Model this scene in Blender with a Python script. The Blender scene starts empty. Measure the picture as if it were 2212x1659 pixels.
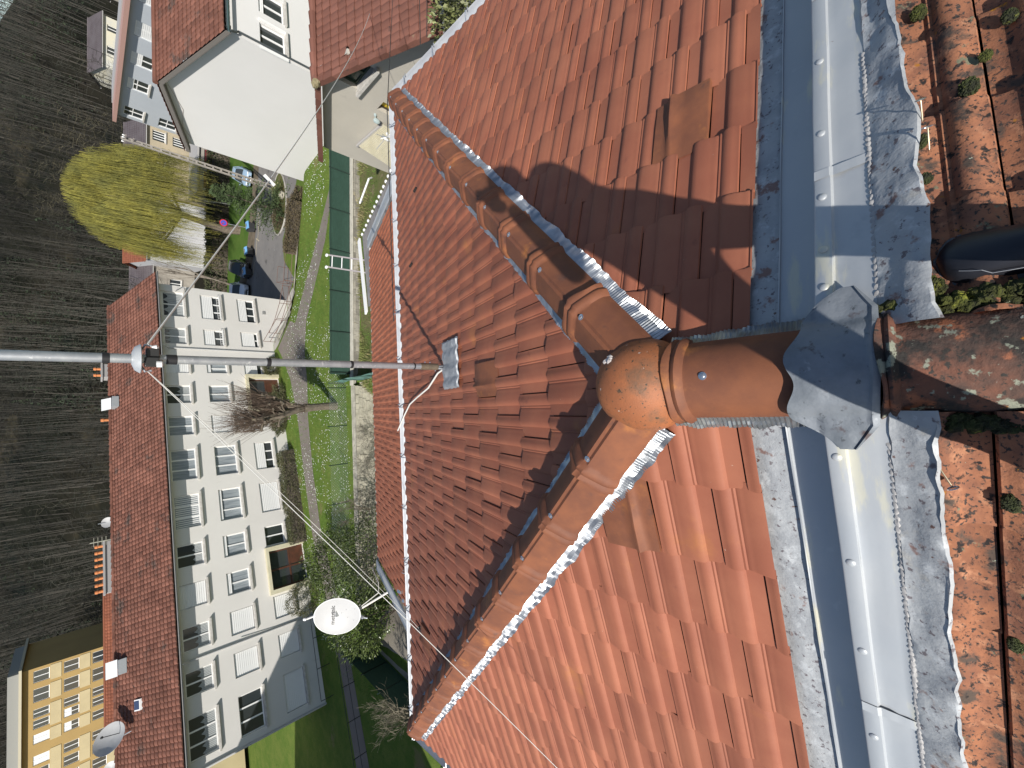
import bpy, bmesh, math, random
from mathutils import Vector, Matrix, noise
R = math.radians
scene = bpy.context.scene
col = scene.collection
# ------------------------------------------------------------------ camera
cam_d = bpy.data.cameras.new("Camera"); cam = bpy.data.objects.new("Camera", cam_d); col.objects.link(cam)
F_ = Vector((0.04432, 0.69568, -0.71699)); PITCH = R(45.806); YAW = R(3.645); ROLL = R(0.153)
F_ = Vector((math.sin(YAW)*math.cos(PITCH), math.cos(YAW)*math.cos(PITCH), -math.sin(PITCH)))
R_ = Vector((math.cos(YAW), -math.sin(YAW), 0)); U_ = R_.cross(F_)
R2 = R_*math.cos(ROLL) + U_*math.sin(ROLL); U2 = R2.cross(F_)
# the photograph was taken in portrait and lies on its side: the picture's right is the scene's down
M = Matrix((-U2, R2, -F_)).transposed().to_4x4()
M.translation = Vector((0, 0, 1.4)); cam.matrix_world = M
cam_d.sensor_width = 36; cam_d.lens = 36*903.87/2212; cam_d.clip_start = 0.05; cam_d.clip_end = 3000
scene.camera = cam
# ------------------------------------------------------------------ sky and sun
SUN = Vector((-0.4505, -0.6595, 0.602)).normalized()
w = bpy.data.worlds.new("World"); scene.world = w; w.use_nodes = True
nt = w.node_tree; bg = nt.nodes["Background"]
sk = nt.nodes.new("ShaderNodeTexSky"); sk.sky_type = 'NISHITA'; sk.sun_disc = False
sk.sun_elevation = math.asin(SUN.z); sk.sun_rotation = math.atan2(SUN.x, SUN.y); sk.air_density = 1.0; sk.dust_density = 0.6
nt.links.new(sk.outputs[0], bg.inputs[0]); bg.inputs[1].default_value = 0.092
sd = bpy.data.lights.new("Sun", 'SUN'); sd.energy = 4.9; sd.angle = R(0.53); sd.color = (1, 0.955, 0.89)
so = bpy.data.objects.new("Sun", sd); col.objects.link(so); so.rotation_euler = SUN.to_track_quat('Z', 'Y').to_euler(); so.location = (-20, -30, 40)
scene.view_settings.view_transform = 'Standard'; scene.view_settings.look = 'None'
scene.view_settings.exposure = 0.22; scene.view_settings.gamma = 1
scene.render.engine = 'CYCLES'
scene.cycles.max_bounces = 6; scene.cycles.transparent_max_bounces = 12
# ------------------------------------------------------------------ helpers
WM = {}
def tag(o, label=None, cat=None, group=None, kind=None):
    if label: o['label'] = label
    if cat: o['category'] = cat
    if group: o['group'] = group
    if kind: o['kind'] = kind
    return o
def thing(name, loc, rz=0, label=None, cat=None, group=None):
    o = bpy.data.objects.new(name, None); col.objects.link(o); o.empty_display_size = .2
    o.location = loc; o.rotation_euler = (0, 0, rz)
    WM[o.name] = Matrix.Translation(Vector(loc)) @ Matrix.Rotation(rz, 4, 'Z')
    return tag(o, label, cat, group)
class MB:
    def __init__(s): s.v = []; s.f = []; s.t = []; s.m = []; s.tint = None; s.cur = 0
    def add(s, vs, fs, tint=None):
        b = len(s.v); s.v += [tuple(v) for v in vs]
        s.f += [tuple(b+i for i in f) for f in fs]; s.m += [s.cur]*len(fs)
        s.t += [0.5 if tint is None else tint]*len(vs)
        return s
    def box(s, c, d, rz=0, rot=None, tint=None):
        x, y, z = d[0]/2, d[1]/2, d[2]/2; c = Vector(c)
        m = rot if rot is not None else Matrix.Rotation(rz, 3, 'Z')
        vs = [c + m @ Vector((a*x, b*y, e*z)) for a in (-1, 1) for b in (-1, 1) for e in (-1, 1)]
        return s.add(vs, [(0,1,3,2),(4,6,7,5),(0,4,5,1),(2,3,7,6),(0,2,6,4),(1,5,7,3)], tint)
    def box8(s, vs, tint=None):   # 4 bottom ccw then 4 top
        return s.add(vs, [(3,2,1,0),(4,5,6,7),(0,1,5,4),(1,2,6,5),(2,3,7,6),(3,0,4,7)], tint)
    def quad(s, a, b, c, d, tint=None): return s.add([a,b,c,d], [(0,1,2,3)], tint)
    def prism(s, pts, z0, z1):
        n = len(pts); vs = [(p[0],p[1],z0) for p in pts] + [(p[0],p[1],z1) for p in pts]
        return s.add(vs, [tuple(range(n-1,-1,-1)), tuple(range(n,2*n))] + [(i,(i+1)%n,n+(i+1)%n,n+i) for i in range(n)])
    def extr(s, pts, d):          # extrude a 3D polygon along a vector
        n = len(pts); d = Vector(d); vs = [Vector(p) for p in pts] + [Vector(p)+d for p in pts]
        return s.add(vs, [tuple(range(n-1,-1,-1)), tuple(range(n,2*n))] + [(i,(i+1)%n,n+(i+1)%n,n+i) for i in range(n)])
    def tube(s, path, r, n=8, cap=True, tint=None):
        P = [Vector(p) for p in path]; k = len(P); rr = r if isinstance(r, (list, tuple)) else [r]*k
        vs = []; fs = []; up = Vector((0.13, 0.07, 1))
        for i, p in enumerate(P):
            t = (P[min(i+1, k-1)] - P[max(i-1, 0)]).normalized()
            u = up.cross(t)
            if u.length < 0.2: u = Vector((1, 0, 0)).cross(t)
            u.normalize(); q = t.cross(u)
            for j in range(n):
                a = 2*math.pi*j/n; vs.append(p + (u*math.cos(a) + q*math.sin(a))*rr[i])
        for i in range(k-1):
            for j in range(n): fs.append((i*n+j, i*n+(j+1)%n, (i+1)*n+(j+1)%n, (i+1)*n+j))
        if cap: fs += [tuple(range(n-1,-1,-1)), tuple(range((k-1)*n, k*n))]
        return s.add(vs, fs, tint)
    def lathe(s, c, prof, n=24, axis=None):   # profile of (radius, height)
        c = Vector(c); m = (Vector(axis).normalized().to_track_quat('Z', 'Y').to_matrix() if axis is not None else Matrix.Identity(3))
        vs = [c + m @ Vector((r*math.cos(2*math.pi*j/n), r*math.sin(2*math.pi*j/n), h)) for r, h in prof for j in range(n)]
        fs = [(i*n+j, i*n+(j+1)%n, (i+1)*n+(j+1)%n, (i+1)*n+j) for i in range(len(prof)-1) for j in range(n)]
        return s.add(vs, fs)
    def grid(s, fn, nu, nv, tint=None):
        vs = [fn(i/nu, j/nv) for j in range(nv+1) for i in range(nu+1)]
        fs = [(j*(nu+1)+i, j*(nu+1)+i+1, (j+1)*(nu+1)+i+1, (j+1)*(nu+1)+i) for j in range(nv) for i in range(nu)]
        return s.add(vs, fs, tint)
    def blob(s, c, rad, seed=0, n=10, amp=.3, sc=(1,1,1), fr=2.0):
        c = Vector(c)
        def fn(u, v):
            a = 2*math.pi*u; b = math.pi*(v-.5)
            d = Vector((math.cos(a)*math.cos(b), math.sin(a)*math.cos(b), math.sin(b)))
            k = 1 + amp*noise.noise(d*fr + Vector((seed*7.3, seed*3.1, 0)))
            return c + Vector((d.x*sc[0], d.y*sc[1], d.z*sc[2]))*rad*k
        return s.grid(fn, n*2, n)
    def build(s, name, mat, parent=None, smooth=False, local=False, clip=None, bev=0, merge=False):
        me = bpy.data.meshes.new(name); vs = s.v
        if parent is not None and not local:
            inv = WM[parent.name].inverted() if parent.name in WM else Matrix.Identity(4)
            vs = [inv @ Vector(v) for v in vs]
        me.from_pydata(vs, [], s.f)
        at = me.color_attributes.new("tint", 'FLOAT_COLOR', 'POINT')
        at.data.foreach_set("color", [c for t in s.t for c in (t, t, t, 1.0)])
        mats = mat if isinstance(mat, (list, tuple)) else [mat]
        for m in mats: me.materials.append(m)
        if len(mats) > 1: me.polygons.foreach_set("material_index", s.m)
        if clip or bev or merge:
            bm = bmesh.new(); bm.from_mesh(me)
            if merge: bmesh.ops.remove_doubles(bm, verts=bm.verts, dist=1e-5)
            off = WM[parent.name].translation if (parent is not None and not local and parent.name in WM) else Vector((0,0,0))
            for co, no in (clip or []):   # drop what lies on the side the normal points to
                co = Vector(co) - off
                bmesh.ops.bisect_plane(bm, geom=bm.verts[:]+bm.edges[:]+bm.faces[:], plane_co=co, plane_no=no, clear_outer=True)
            if bev: bmesh.ops.bevel(bm, geom=bm.edges[:], offset=bev, segments=2, affect='EDGES', profile=.5)
            bm.to_mesh(me); bm.free()
        if smooth:
            me.polygons.foreach_set("use_smooth", [True]*len(me.polygons))
            try: me.set_sharp_from_angle(angle=R(38))
            except Exception: pass
        me.update()
        o = bpy.data.objects.new(name, me); col.objects.link(o)
        if parent is not None:
            o.parent = parent
            WM[o.name] = WM.get(parent.name, Matrix.Identity(4))
        return o
# ------------------------------------------------------------------ materials
def mat(name, base, rough=.7, metal=0, var=None, vs=4.0, bump=0, bs=60, spots=(), tintamt=0, stretch=(1,1,1), spec=.5, trans=0, gradient=None):
    """Principled material. var = second colour mixed by noise; spots = (colour, scale, threshold, softness[, stretch])."""
    m = bpy.data.materials.new(name); m.use_nodes = True; n = m.node_tree.nodes; l = m.node_tree.links
    b = n["Principled BSDF"]; b.inputs['Roughness'].default_value = rough; b.inputs['Metallic'].default_value = metal
    b.inputs['Specular IOR Level'].default_value = spec
    tc = n.new('ShaderNodeTexCoord'); mp = n.new('ShaderNodeMapping'); mp.inputs['Scale'].default_value = stretch
    l.new(tc.outputs['Object'], mp.inputs[0])
    def nz(scale, det=5, ro=.6, src=None):
        t = n.new('ShaderNodeTexNoise'); t.inputs['Scale'].default_value = scale; t.inputs['Detail'].default_value = det; t.inputs['Roughness'].default_value = ro
        l.new(src or mp.outputs[0], t.inputs['Vector']); return t
    def mix(fac, a, c, mode='MIX'):
        x = n.new('ShaderNodeMix'); x.data_type = 'RGBA'; x.blend_type = mode
        if isinstance(fac, float): x.inputs[0].default_value = fac
        else: l.new(fac, x.inputs[0])
        for i, q in ((6, a), (7, c)):
            if isinstance(q, tuple): x.inputs[i].default_value = (*q[:3], 1)
            else: l.new(q, x.inputs[i])
        return x.outputs[2]
    def ramp(src, lo, hi):
        r = n.new('ShaderNodeMapRange'); r.inputs[1].default_value = lo; r.inputs[2].default_value = hi; r.interpolation_type = 'SMOOTHSTEP'
        l.new(src, r.inputs[0]); return r.outputs[0]
    cur = base
    if var: cur = mix(ramp(nz(vs).outputs[0], .32, .68), base, var)
    if tintamt:
        at = n.new('ShaderNodeAttribute'); at.attribute_name = 'tint'
        r = n.new('ShaderNodeMapRange'); r.inputs[3].default_value = 1-tintamt; r.inputs[4].default_value = 1+tintamt
        l.new(at.outputs['Fac'], r.inputs[0])
        hv = n.new('ShaderNodeHueSaturation')
        if isinstance(cur, tuple): hv.inputs['Color'].default_value = (*cur, 1)
        else: l.new(cur, hv.inputs['Color'])
        l.new(r.outputs[0], hv.inputs['Value']); cur = hv.outputs[0]
    for i, sp in enumerate(spots):
        c, sc, th, so_ = sp[:4]; src = None
        if len(sp) > 4:
            mp2 = n.new('ShaderNodeMapping'); mp2.inputs['Scale'].default_value = sp[4]; mp2.inputs['Location'].default_value = (i*3.7, i*1.3, 0)
            l.new(tc.outputs['Object'], mp2.inputs[0]); src = mp2.outputs[0]
        else:
            mp2 = n.new('ShaderNodeMapping'); mp2.inputs['Location'].default_value = (i*3.7+1.1, i*1.9, i*.7); l.new(tc.outputs['Object'], mp2.inputs[0]); src = mp2.outputs[0]
        cur = mix(ramp(nz(sc, 6, .62, src).outputs[0], th, th+so_), cur, c)
    if isinstance(cur, tuple): b.inputs['Base Color'].default_value = (*cur, 1)
    else: l.new(cur, b.inputs['Base Color'])
    if bump:
        bp = n.new('ShaderNodeBump'); bp.inputs['Strength'].default_value = 1; bp.inputs['Distance'].default_value = bump
        l.new(nz(bs, 4, .6).outputs[0], bp.inputs['Height']); l.new(bp.outputs[0], b.inputs['Normal'])
    if trans: b.inputs['Transmission Weight'].default_value = trans
    return m
T_NEW = mat('tile_terracotta', (.335,.120,.066), .68, var=(.285,.094,.053), vs=3.5, bump=.0004, bs=600, tintamt=.14, spec=.4,
            spots=[((.40,.155,.055), 2.6, .60, .2), ((.20,.068,.045), 7, .64, .12), ((.55,.42,.33), 60, .735, .015)])
T_HIP = mat('hip_terracotta', (.235,.086,.040), .66, var=(.165,.062,.034), vs=7, bump=.0006, bs=400, tintamt=.10, spec=.4,
            spots=[((.38,.145,.045), 5, .58, .14), ((.12,.055,.038), 9, .60, .16)])
T_BALL = mat('ball_terracotta', (.38,.13,.048), .62, var=(.30,.105,.042), vs=7, bump=.0012, bs=200, spec=.5,
            spots=[((.17,.09,.05), 5, .56, .18), ((.07,.05,.03), 75, .60, .05), ((.70,.58,.50), 36, .675, .015), ((.8,.78,.72), 11, .77, .01)])
T_LIGHT = mat('tile_orange', (.42,.145,.075), .7, var=(.36,.118,.06), vs=3, tintamt=.10, spec=.3)
T_OLD = mat('tile_weathered', (.40,.17,.09), .92, var=(.22,.10,.065), vs=11, bump=.0014, bs=130, tintamt=.16, spec=.15,
            spots=[((.44,.21,.12), 16, .55, .12), ((.10,.075,.06), 12, .52, .12), ((.035,.03,.028), 42, .56, .08), ((.06,.05,.045), 95, .55, .08), ((.20,.20,.13), 17, .64, .05), ((.40,.17,.03), 15, .675, .03), ((.42,.45,.34), 24, .69, .025)])
T_OLDR = mat('ridge_weathered', (.20,.085,.055), .92, var=(.07,.055,.048), vs=7, bump=.004, bs=60, tintamt=.1, spec=.2,
            spots=[((.042,.038,.035), 11, .50, .12), ((.34,.13,.07), 9, .60, .07), ((.26,.27,.21), 26, .575, .05), ((.05,.045,.04), 60, .56, .08), ((.42,.17,.03), 11, .70, .04), ((.50,.52,.45), 30, .69, .03)])
ZINC = mat('zinc_sheet', (.44,.465,.485), .5, .28, var=(.50,.515,.52), vs=2.2, bump=.0022, bs=5, spots=[((.60,.585,.49), 3.0, .58, .08, (.6,3,1)), ((.33,.355,.38), 4, .57, .18), ((.50,.52,.53), 11, .64, .08), ((.20,.12,.09), 21, .74, .02), ((.05,.05,.05), 60, .77, .01)])
LEAD = mat('lead_apron', (.33,.345,.36), .66, .15, var=(.43,.445,.45), vs=7, bump=.005, bs=22, spots=[((.50,.52,.53), 19, .53, .14), ((.15,.13,.14), 46, .575, .08), ((.24,.15,.13), 11, .60, .07), ((.42,.40,.36), 6, .62, .1), ((.14,.08,.065), 24, .66, .04)])
SADDLE = mat('lead_saddle', (.165,.185,.205), .6, .25, var=(.24,.26,.285), vs=9, bump=.003, bs=24, spots=[((.10,.075,.075), 13, .58, .1), ((.36,.38,.40), 14, .66, .08), ((.09,.10,.11), 45, .60, .1)])
GALV = mat('galvanised_pipe', (.50,.52,.54), .38, .6, var=(.40,.42,.45), vs=18, spots=[((.68,.69,.70), 26, .60, .08)])
ALU = mat('pleated_aluminium', (.42,.435,.45), .30, .8, var=(.30,.315,.33), vs=14)
GUT = mat('gutter_zinc', (.50,.52,.54), .55, .15, var=(.42,.44,.47), vs=6)
BLACK = mat('black_tape', (.018,.018,.02), .5)
DARK = mat('dark_void', (.02,.016,.014), .9)
CAP = mat('screw_steel', (.72,.73,.74), .22, .9)
CABLE = mat('grey_cable', (.62,.62,.58), .6)
CABLED = mat('black_cable', (.03,.03,.03), .6)
MOSS = mat('moss', (.075,.085,.012), .95, var=(.028,.03,.01), vs=30, bump=.02, bs=80, spots=[((.30,.31,.035), 17, .57, .10), ((.30,.31,.22), 33, .66, .06), ((.05,.032,.018), 22, .64, .06)])
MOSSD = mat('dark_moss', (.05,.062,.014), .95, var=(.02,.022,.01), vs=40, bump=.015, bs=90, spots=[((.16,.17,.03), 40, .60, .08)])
# ================================================================== the roof we stand on
CX, YA, W_, SL = 0.043, 0.656, 3.85, 0.3558
GZ = -10.4
rnd = random.Random(5)
NRM = {}
PROF = [(0,0),(.003,.013),(.012,.014),(.022,.021),(.038,.0265),(.054,.021),(.063,.010),(.070,.0125),(.076,.005),(.084,.012),(.092,.012),(.105,.018),(.125,.023),(.147,.026),(.164,.024),(.172,.013),(.179,.001),(.205,0),(.2335,0)]
PROF = [(a, b*.60) for a, b in PROF]
PROFO = [(0,0),(.004,.016),(.014,.018),(.026,.030),(.045,.037),(.062,.030),(.072,.013),(.080,.016),(.088,.008),(.096,.013),(.11,.015),(.128,.025),(.148,.034),(.168,.030),(.182,.013),(.192,.002),(.212,0),(.233,0)]
PROFO = [(a, b*.72) for a, b in PROFO]
VENTS = []
def tiles(mb, org, u, d, lo, hi, fronts, gauge, cover, prof, jit=.0012, stag=.5, lift=.012, skip=None, sc=1.0):
    """org: point on the plane at the ridge; u: across unit; d: unit down the slope; fronts: distances of the course edges."""
    u = Vector(u).normalized(); d = Vector(d).normalized(); n = u.cross(d)
    if n.z < 0: n = -n
    sc = cover/.237
    for k, t in enumerate(fronts):
        off = stag*cover*(k % 2)
        i0 = math.floor((lo-off)/cover); i1 = math.ceil((hi-off)/cover)
        for i in range(i0, i1+1):
            a = off + i*cover
            if a > hi or a+cover < lo: continue
            if skip:
                sk = skip(a+cover/2, t)
                if sk == 2: VENTS.append((org.copy(), u.copy(), d.copy(), n.copy(), a, t)); continue
                if sk: continue
            ang = rnd.gauss(0, .0016); dt = rnd.gauss(0, .0022); dz = rnd.gauss(0, .0010); tw = rnd.gauss(0, .0012)
            tint = min(1, max(0, rnd.gauss(.5, .22)))
            vs = []; L = gauge+.03; m = len(prof)
            for (s, hh) in ((-L, 0), (-L*.5, .5), (-.012, .985), (0, 1)):
                for (pu, ph) in prof:
                    h = ph*sc*(1 if s < 0 else .93) + lift*(hh) + dz + tw*pu/.24 - (.002 if s == 0 else 0) + .001*noise.noise(Vector((a*9+pu*12, t*5+s*6, k)))
                    vs.append(org + u*(a + pu*sc + s*ang) + d*(t + dt + s + (.0035*math.sin(pu/.237*12.6) if s >= -.012 else 0)) + n*h)
            for (pu, ph) in prof:
                h = ph*sc*.93 + lift + dz - .017
                vs.append(org + u*(a+pu*sc) + d*(t + dt - .003 + .0035*math.sin(pu/.237*12.6)) + n*h)
            fs = [(r*m+c, r*m+c+1, (r+1)*m+c+1, (r+1)*m+c) for r in range(4) for c in range(m-1)]
            mb.add(vs, fs, tint)
    return n
house = thing('house', (CX, 2, GZ), 0, 'house with the new terracotta hip roof and round ridge ball in the foreground', 'house')
c_ = 1/math.sqrt(1+SL*SL)
HSL = math.hypot(1, SL)
gauge = .298*HSL
fronts = [(3.935-.298*k)*HSL for k in range(14)]
apex = Vector((CX, YA, 0)); Ynd = -.37
hipR = (Vector((CX, YA, 0)), Vector((1, -1, 0))); hipL = (Vector((CX, YA, 0)), Vector((-1, -1, 0)))
def k_near(a, c): return abs(a-c) < .1185
# front hip face
mb = MB(); tiles(mb, apex, (-1,0,0), (0,1,-SL), -4.2, 4.2, fronts, gauge, .237, PROF, skip=lambda a, t: 2 if (k_near(a,-.09) and abs(t/HSL-1.55) < .149) else (2 if (k_near(a,2.45) and abs(t/HSL-3.3) < .149) else abs(a) > t/HSL+.35))
for v in (0,): pass
mb.build('roof_slope', T_NEW, house, smooth=True, clip=[(apex, Vector((1,-1,0))), (apex, Vector((-1,-1,0)))])
# side slopes; they end at the zinc strip y = .365
mb = MB(); tiles(mb, Vector((CX,YA,0)), (0,1,0), (1,0,-SL), -.5, 4.2, fronts, gauge, .237, PROF, skip=lambda a, t: 2 if (k_near(a,.10) and abs(t/HSL-1.40) < .149) else a > t/HSL+.35)
rs_ = mb.build('roof_slope', T_NEW, house, smooth=True, clip=[(apex, Vector((-1,1,0))), ((0,.366,0), Vector((0,-1,0))), ((CX+.06,0,0), Vector((-1,0,0)))])
mb = MB(); tiles(mb, Vector((CX,YA,0)), (0,-1,0), (-1,0,-SL), -4.2, .5, fronts, gauge, .237, PROF, skip=lambda a, t: 2 if (k_near(a,-.20) and abs(t/HSL-.80) < .149) else -a > t/HSL+.35)
ls_ = mb.build('roof_slope', T_NEW, house, smooth=True, clip=[(apex, Vector((1,1,0))), ((0,.378,0), Vector((0,-1,0))), ((CX-.06,0,0), Vector((1,0,0)))])
# cut edges of the tiles at the zinc strip are ragged: a thin row of nibbled chips
# boarding under the tiles, near-black to paint the shade seen through their gaps
mb = MB(); e = 3.86; zb = -.022
A = Vector((CX,YA,zb)); Cr = Vector((CX+e,YA+e,zb-SL*e)); Cl = Vector((CX-e,YA+e,zb-SL*e))
mb.add([A,Cr,Cl],[(0,1,2)]); Bk=-9.
mb.quad(A, Vector((CX,Bk,zb)), Vector((CX+e,Bk,zb-SL*e)), Cr); mb.quad(A, Cl, Vector((CX-e,Bk,zb-SL*e)), Vector((CX,Bk,zb)))
mb.build('roof_boarding', DARK, house)
# walls
WALLW = mat('cream_render', (.62,.58,.50), .9, var=(.56,.52,.45), vs=.8, bump=.004, bs=40)
mb = MB(); q = 3.45
mb.add([(CX-q,-9,GZ-.5),(CX+q,-9,GZ-.5),(CX+q,YA+q,GZ-.5),(CX-q,YA+q,GZ-.5),(CX-q,-9,-1.27),(CX+q,-9,-1.27),(CX+q,YA+q,-1.27),(CX-q,YA+q,-1.27)],[(0,1,5,4),(1,2,6,5),(2,3,7,6),(3,0,4,7)])
mb.build('wall', WALLW, house)
mb = MB(); zs = -SL*e-.05
mb.add([(CX-e,-9,zs),(CX+e,-9,zs),(CX+e,YA+e,zs),(CX-e,YA+e,zs)],[(0,1,2,3)]); mb.build('soffit', mat('soffit_wood',(.35,.30,.24),.8), house)
# gutters: half-round with rolled front edge
def gutter(name, p, q, outd, parent, r=.062, m=GUT, wave=True):
    p = Vector(p); q = Vector(q); outd = Vector(outd); L = (q-p).length; d = (q-p)/L; mb = MB()
    prof = []
    for j in range(11):
        a = math.pi*(j/10); prof.append((-math.cos(a)*r + r, -math.sin(a)*r))
    prof += [(2*r+.006, .008), (2*r+.013, .003), (2*r+.012, -.006), (2*r+.004, -.008)]
    ns = max(2, int(L/.12))
    def fn(u, v):
        k = min(int(round(v*(len(prof)-1))), len(prof)-1); o_, z_ = prof[k]
        return p + d*(u*L) + outd*(o_-.03) + Vector((0,0,z_-.012))
    mb.grid(fn, ns, len(prof)-1); g = mb.build(name, m, parent, smooth=True); return g, p, d, L, outd
def brackets(g, p, d, L, outd, parent, r=.062, step=.62):
    s = .3
    while s < L:
        mb = MB(); b = p + d*s
        mb.tube([b+outd*(-.04)+Vector((0,0,.0)), b+outd*.03+Vector((0,0,.004)), b+outd*(2*r-.028)+Vector((0,0,.004)), b+outd*(2*r-.012)+Vector((0,0,-.03))], .0065, 6)
        mb.tube([b+d*.035+outd*(2*r-.05)+Vector((0,0,.005)), b+d*.035+outd*(2*r-.016)+Vector((0,0,.005))], .006, 5)
        mb.build('bracket', GALV, g); s += step*random.Random(int(s*10)).uniform(.93, 1.07)
eo = 3.955; ze = -SL*3.9+.012
for (p, q, o_) in (((CX-eo-.08,YA+eo,ze-.03),(CX+eo+.02,YA+eo,ze),(0,1,0)), ((CX+eo,YA+eo+.02,ze),(CX+eo,-3,ze-.02),(1,0,0)), ((CX-eo,-3,ze-.03),(CX-eo,YA+eo+.02,ze-.03),(-1,0,0))):
    g = gutter('gutter', p, q, o_, house); brackets(*g, g[0])
# gutter overlap sleeves
g0 = [o for o in house.children if o.name.startswith('gutter')][0]
for xx in (1.13, -2.06): MB().lathe((CX+xx, YA+eo+.033, ze-.022), [(.065,-.004),(.067,-.004),(.067,.004),(.065,.004)], 20, axis=(1,0,0)).build('bracket', GALV, g0)
# ------------------------------------------------------------------ hip tiles: angular caps with a moulded collar at the low end
def hip_tile_mesh(L=.43, w=.112, h=.078, collar=.045, round_=False, seed=0):
    """local: x across, y down the hip, z up"""
    mb = MB()
    def cross(k, grow):
        pts = []
        N = 18
        for j in range(N+1):
            a = -1 + 2*j/N
            if round_:
                th = a*R(97); x = math.sin(th)*(w+grow); z = math.cos(th)*(h+grow)-.01
            else:
                b = abs(a)
                z = h*(1-b**1.12*1.02) - .012*max(0, 1-b*7)**2 + grow*(1-.35*b); x = a*(w+grow*.9)
                if b > .86: z -= (b-.86)*.16
            pts.append((x, z))
        return pts
    st = [(0,0),(.02,0),(.35*L,.002),(L-collar*2.0,.003),(L-collar*1.75,.004),(L-collar*1.55,.013),(L-collar*1.15,.021),(L-collar*.85,.018),(L-collar*.7,.0125),(L-collar*.45,.019),(L-collar*.15,.022),(L-.002,.020),(L,.014),(L-.001,-.002)]
    rows = [cross(y, g) for y, g in st]; m = len(rows[0]); vs = []
    for (y, g), row in zip(st, rows):
        for j, (x, z) in enumerate(row):
            wob = .006*math.sin(j/(m-1)*math.pi*4)*(1 if y > L-.01 else 0)
            vs.append((x, y+wob, z + .0012*noise.noise(Vector((x*14, y*14, seed)))))
    mb.add(vs, [(r*m+c, r*m+c+1, (r+1)*m+c+1, (r+1)*m+c) for r in range(len(rows)-1) for c in range(m-1)], None)
    return mb
def screw(c, nrm, parent, mw):
    n = Vector(nrm).normalized(); b = MB(); b.lathe(Vector(c), [(0.0125,0),(.0125,.002),(.007,.0035),(.0065,.008),(.003,.0095),(0,.0097)], 12, axis=n)
    return b
hipd = {1: Vector((1,1,-SL)).normalized(), -1: Vector((-1,1,-SL)).normalized()}
def place_local(mb, org, d, tint):
    d = Vector(d).normalized(); x = d.cross(Vector((0,0,1))).normalized(); z = x.cross(d)
    mb.v = [org + x*v[0] + d*v[1] + z*v[2] for v in mb.v]; mb.t = [tint]*len(mb.v)
    return z, x
for sgn in (1, -1):
    d = hipd[sgn]; hk = math.sqrt(2+SL*SL)
    for k in range(13):
        t = .335 + .280*k; tend = min(t, 3.86)
        L = .43
        mb = hip_tile_mesh(L, seed=k*3+sgn)
        org = apex + d*(tend*hk - L) + Vector((0,0,.026 + .012)); dd = (d + Vector((rnd.gauss(0,.010),rnd.gauss(0,.010),.035 + rnd.gauss(0,.005)))).normalized()
        z, x = place_local(mb, org + Vector((0,0,.012)), dd, min(1,max(0,rnd.gauss(.5,.25))))
        ht = mb.build('hip_tile', T_HIP, house, smooth=True)
        screw(org + Vector((0,0,.012)) + dd*(L-.105) + z*.073 + x*.003, z, ht, None).build('screw', CAP, ht, smooth=True)
# ------------------------------------------------------------------ pleated flashing rolls under the hip tiles and the ridge tile
def pleats(name, path_fn, L, w0, w1, surf_n, parent, period=.013, seed=0, amp=.0042):
    """path_fn(s) -> (point at the tile edge, outward unit in the slope, slope normal)"""
    mb = MB(); n = int(L/period*4); vs = []; m = 5
    for i in range(n+1):
        s = L*i/n; p, o_, nn = path_fn(s); ph = (i % 4)
        z = amp*(1 if ph == 0 else (0 if ph in (1, 3) else -1))*(1 + .6*noise.noise(Vector((s*18, seed, 0))))
        wv = .014*noise.noise(Vector((s*6, seed*3.3, 1))) + .008*noise.noise(Vector((s*22, seed, 2)))
        sk = .012*noise.noise(Vector((s*9, seed*2.1, 5)))
        for j in range(m):
            f = j/(m-1); wd = w0 + (w1 - w0 + wv)*f
            lift = .026*(1-f)**1.3 + .009*f*noise.noise(Vector((s*26, f*2, seed))) + .027
            vs.append(p + o_*wd + nn*(lift + z*(.5+.5*f)) + DIRS[0]*0 + path_fn(s+sk*f)[0]*0 + (path_fn(s+.001)[0]-p)*(sk*f/.001))
    mb.add(vs, [(i*m+j, i*m+j+1, (i+1)*m+j+1, (i+1)*m+j) for i in range(n) for j in range(m-1)])
    return mb.build(name, ALU, parent)
DIRS = [Vector((0,0,0))]
nF = Vector((0,SL,1)).normalized(); nR = Vector((SL,0,1)).normalized(); nL = Vector((-SL,0,1)).normalized()
for sgn in (1, -1):
    d = hipd[sgn]
    side_n = nR if sgn > 0 else nL
    oS = side_n.cross(d); oS = oS if oS.x*sgn > 0 and oS.y < 0 else -oS
    oF = nF.cross(d); oF = oF if oF.y > 0 else -oF
    L = 5.35
    pleats('pleated_flashing', lambda s, d=d, o_=oS, nn=side_n: (apex + d*(s+.10), o_, nn), L, .080, .156, None, house, seed=1+sgn)
    pleats('pleated_flashing', lambda s, d=d, o_=oF, nn=nF: (apex + d*(s+.22), o_, nn), L-.12, .080, .158, None, house, seed=5+sgn)
    pleats('pleated_flashing', lambda s, o_=Vector((sgn,0,-SL)).normalized(), nn=side_n: (Vector((CX,.60-s,0)), o_, nn), .40, .10, .158 if sgn > 0 else .150, None, house, seed=9+sgn, amp=.0036)
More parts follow.
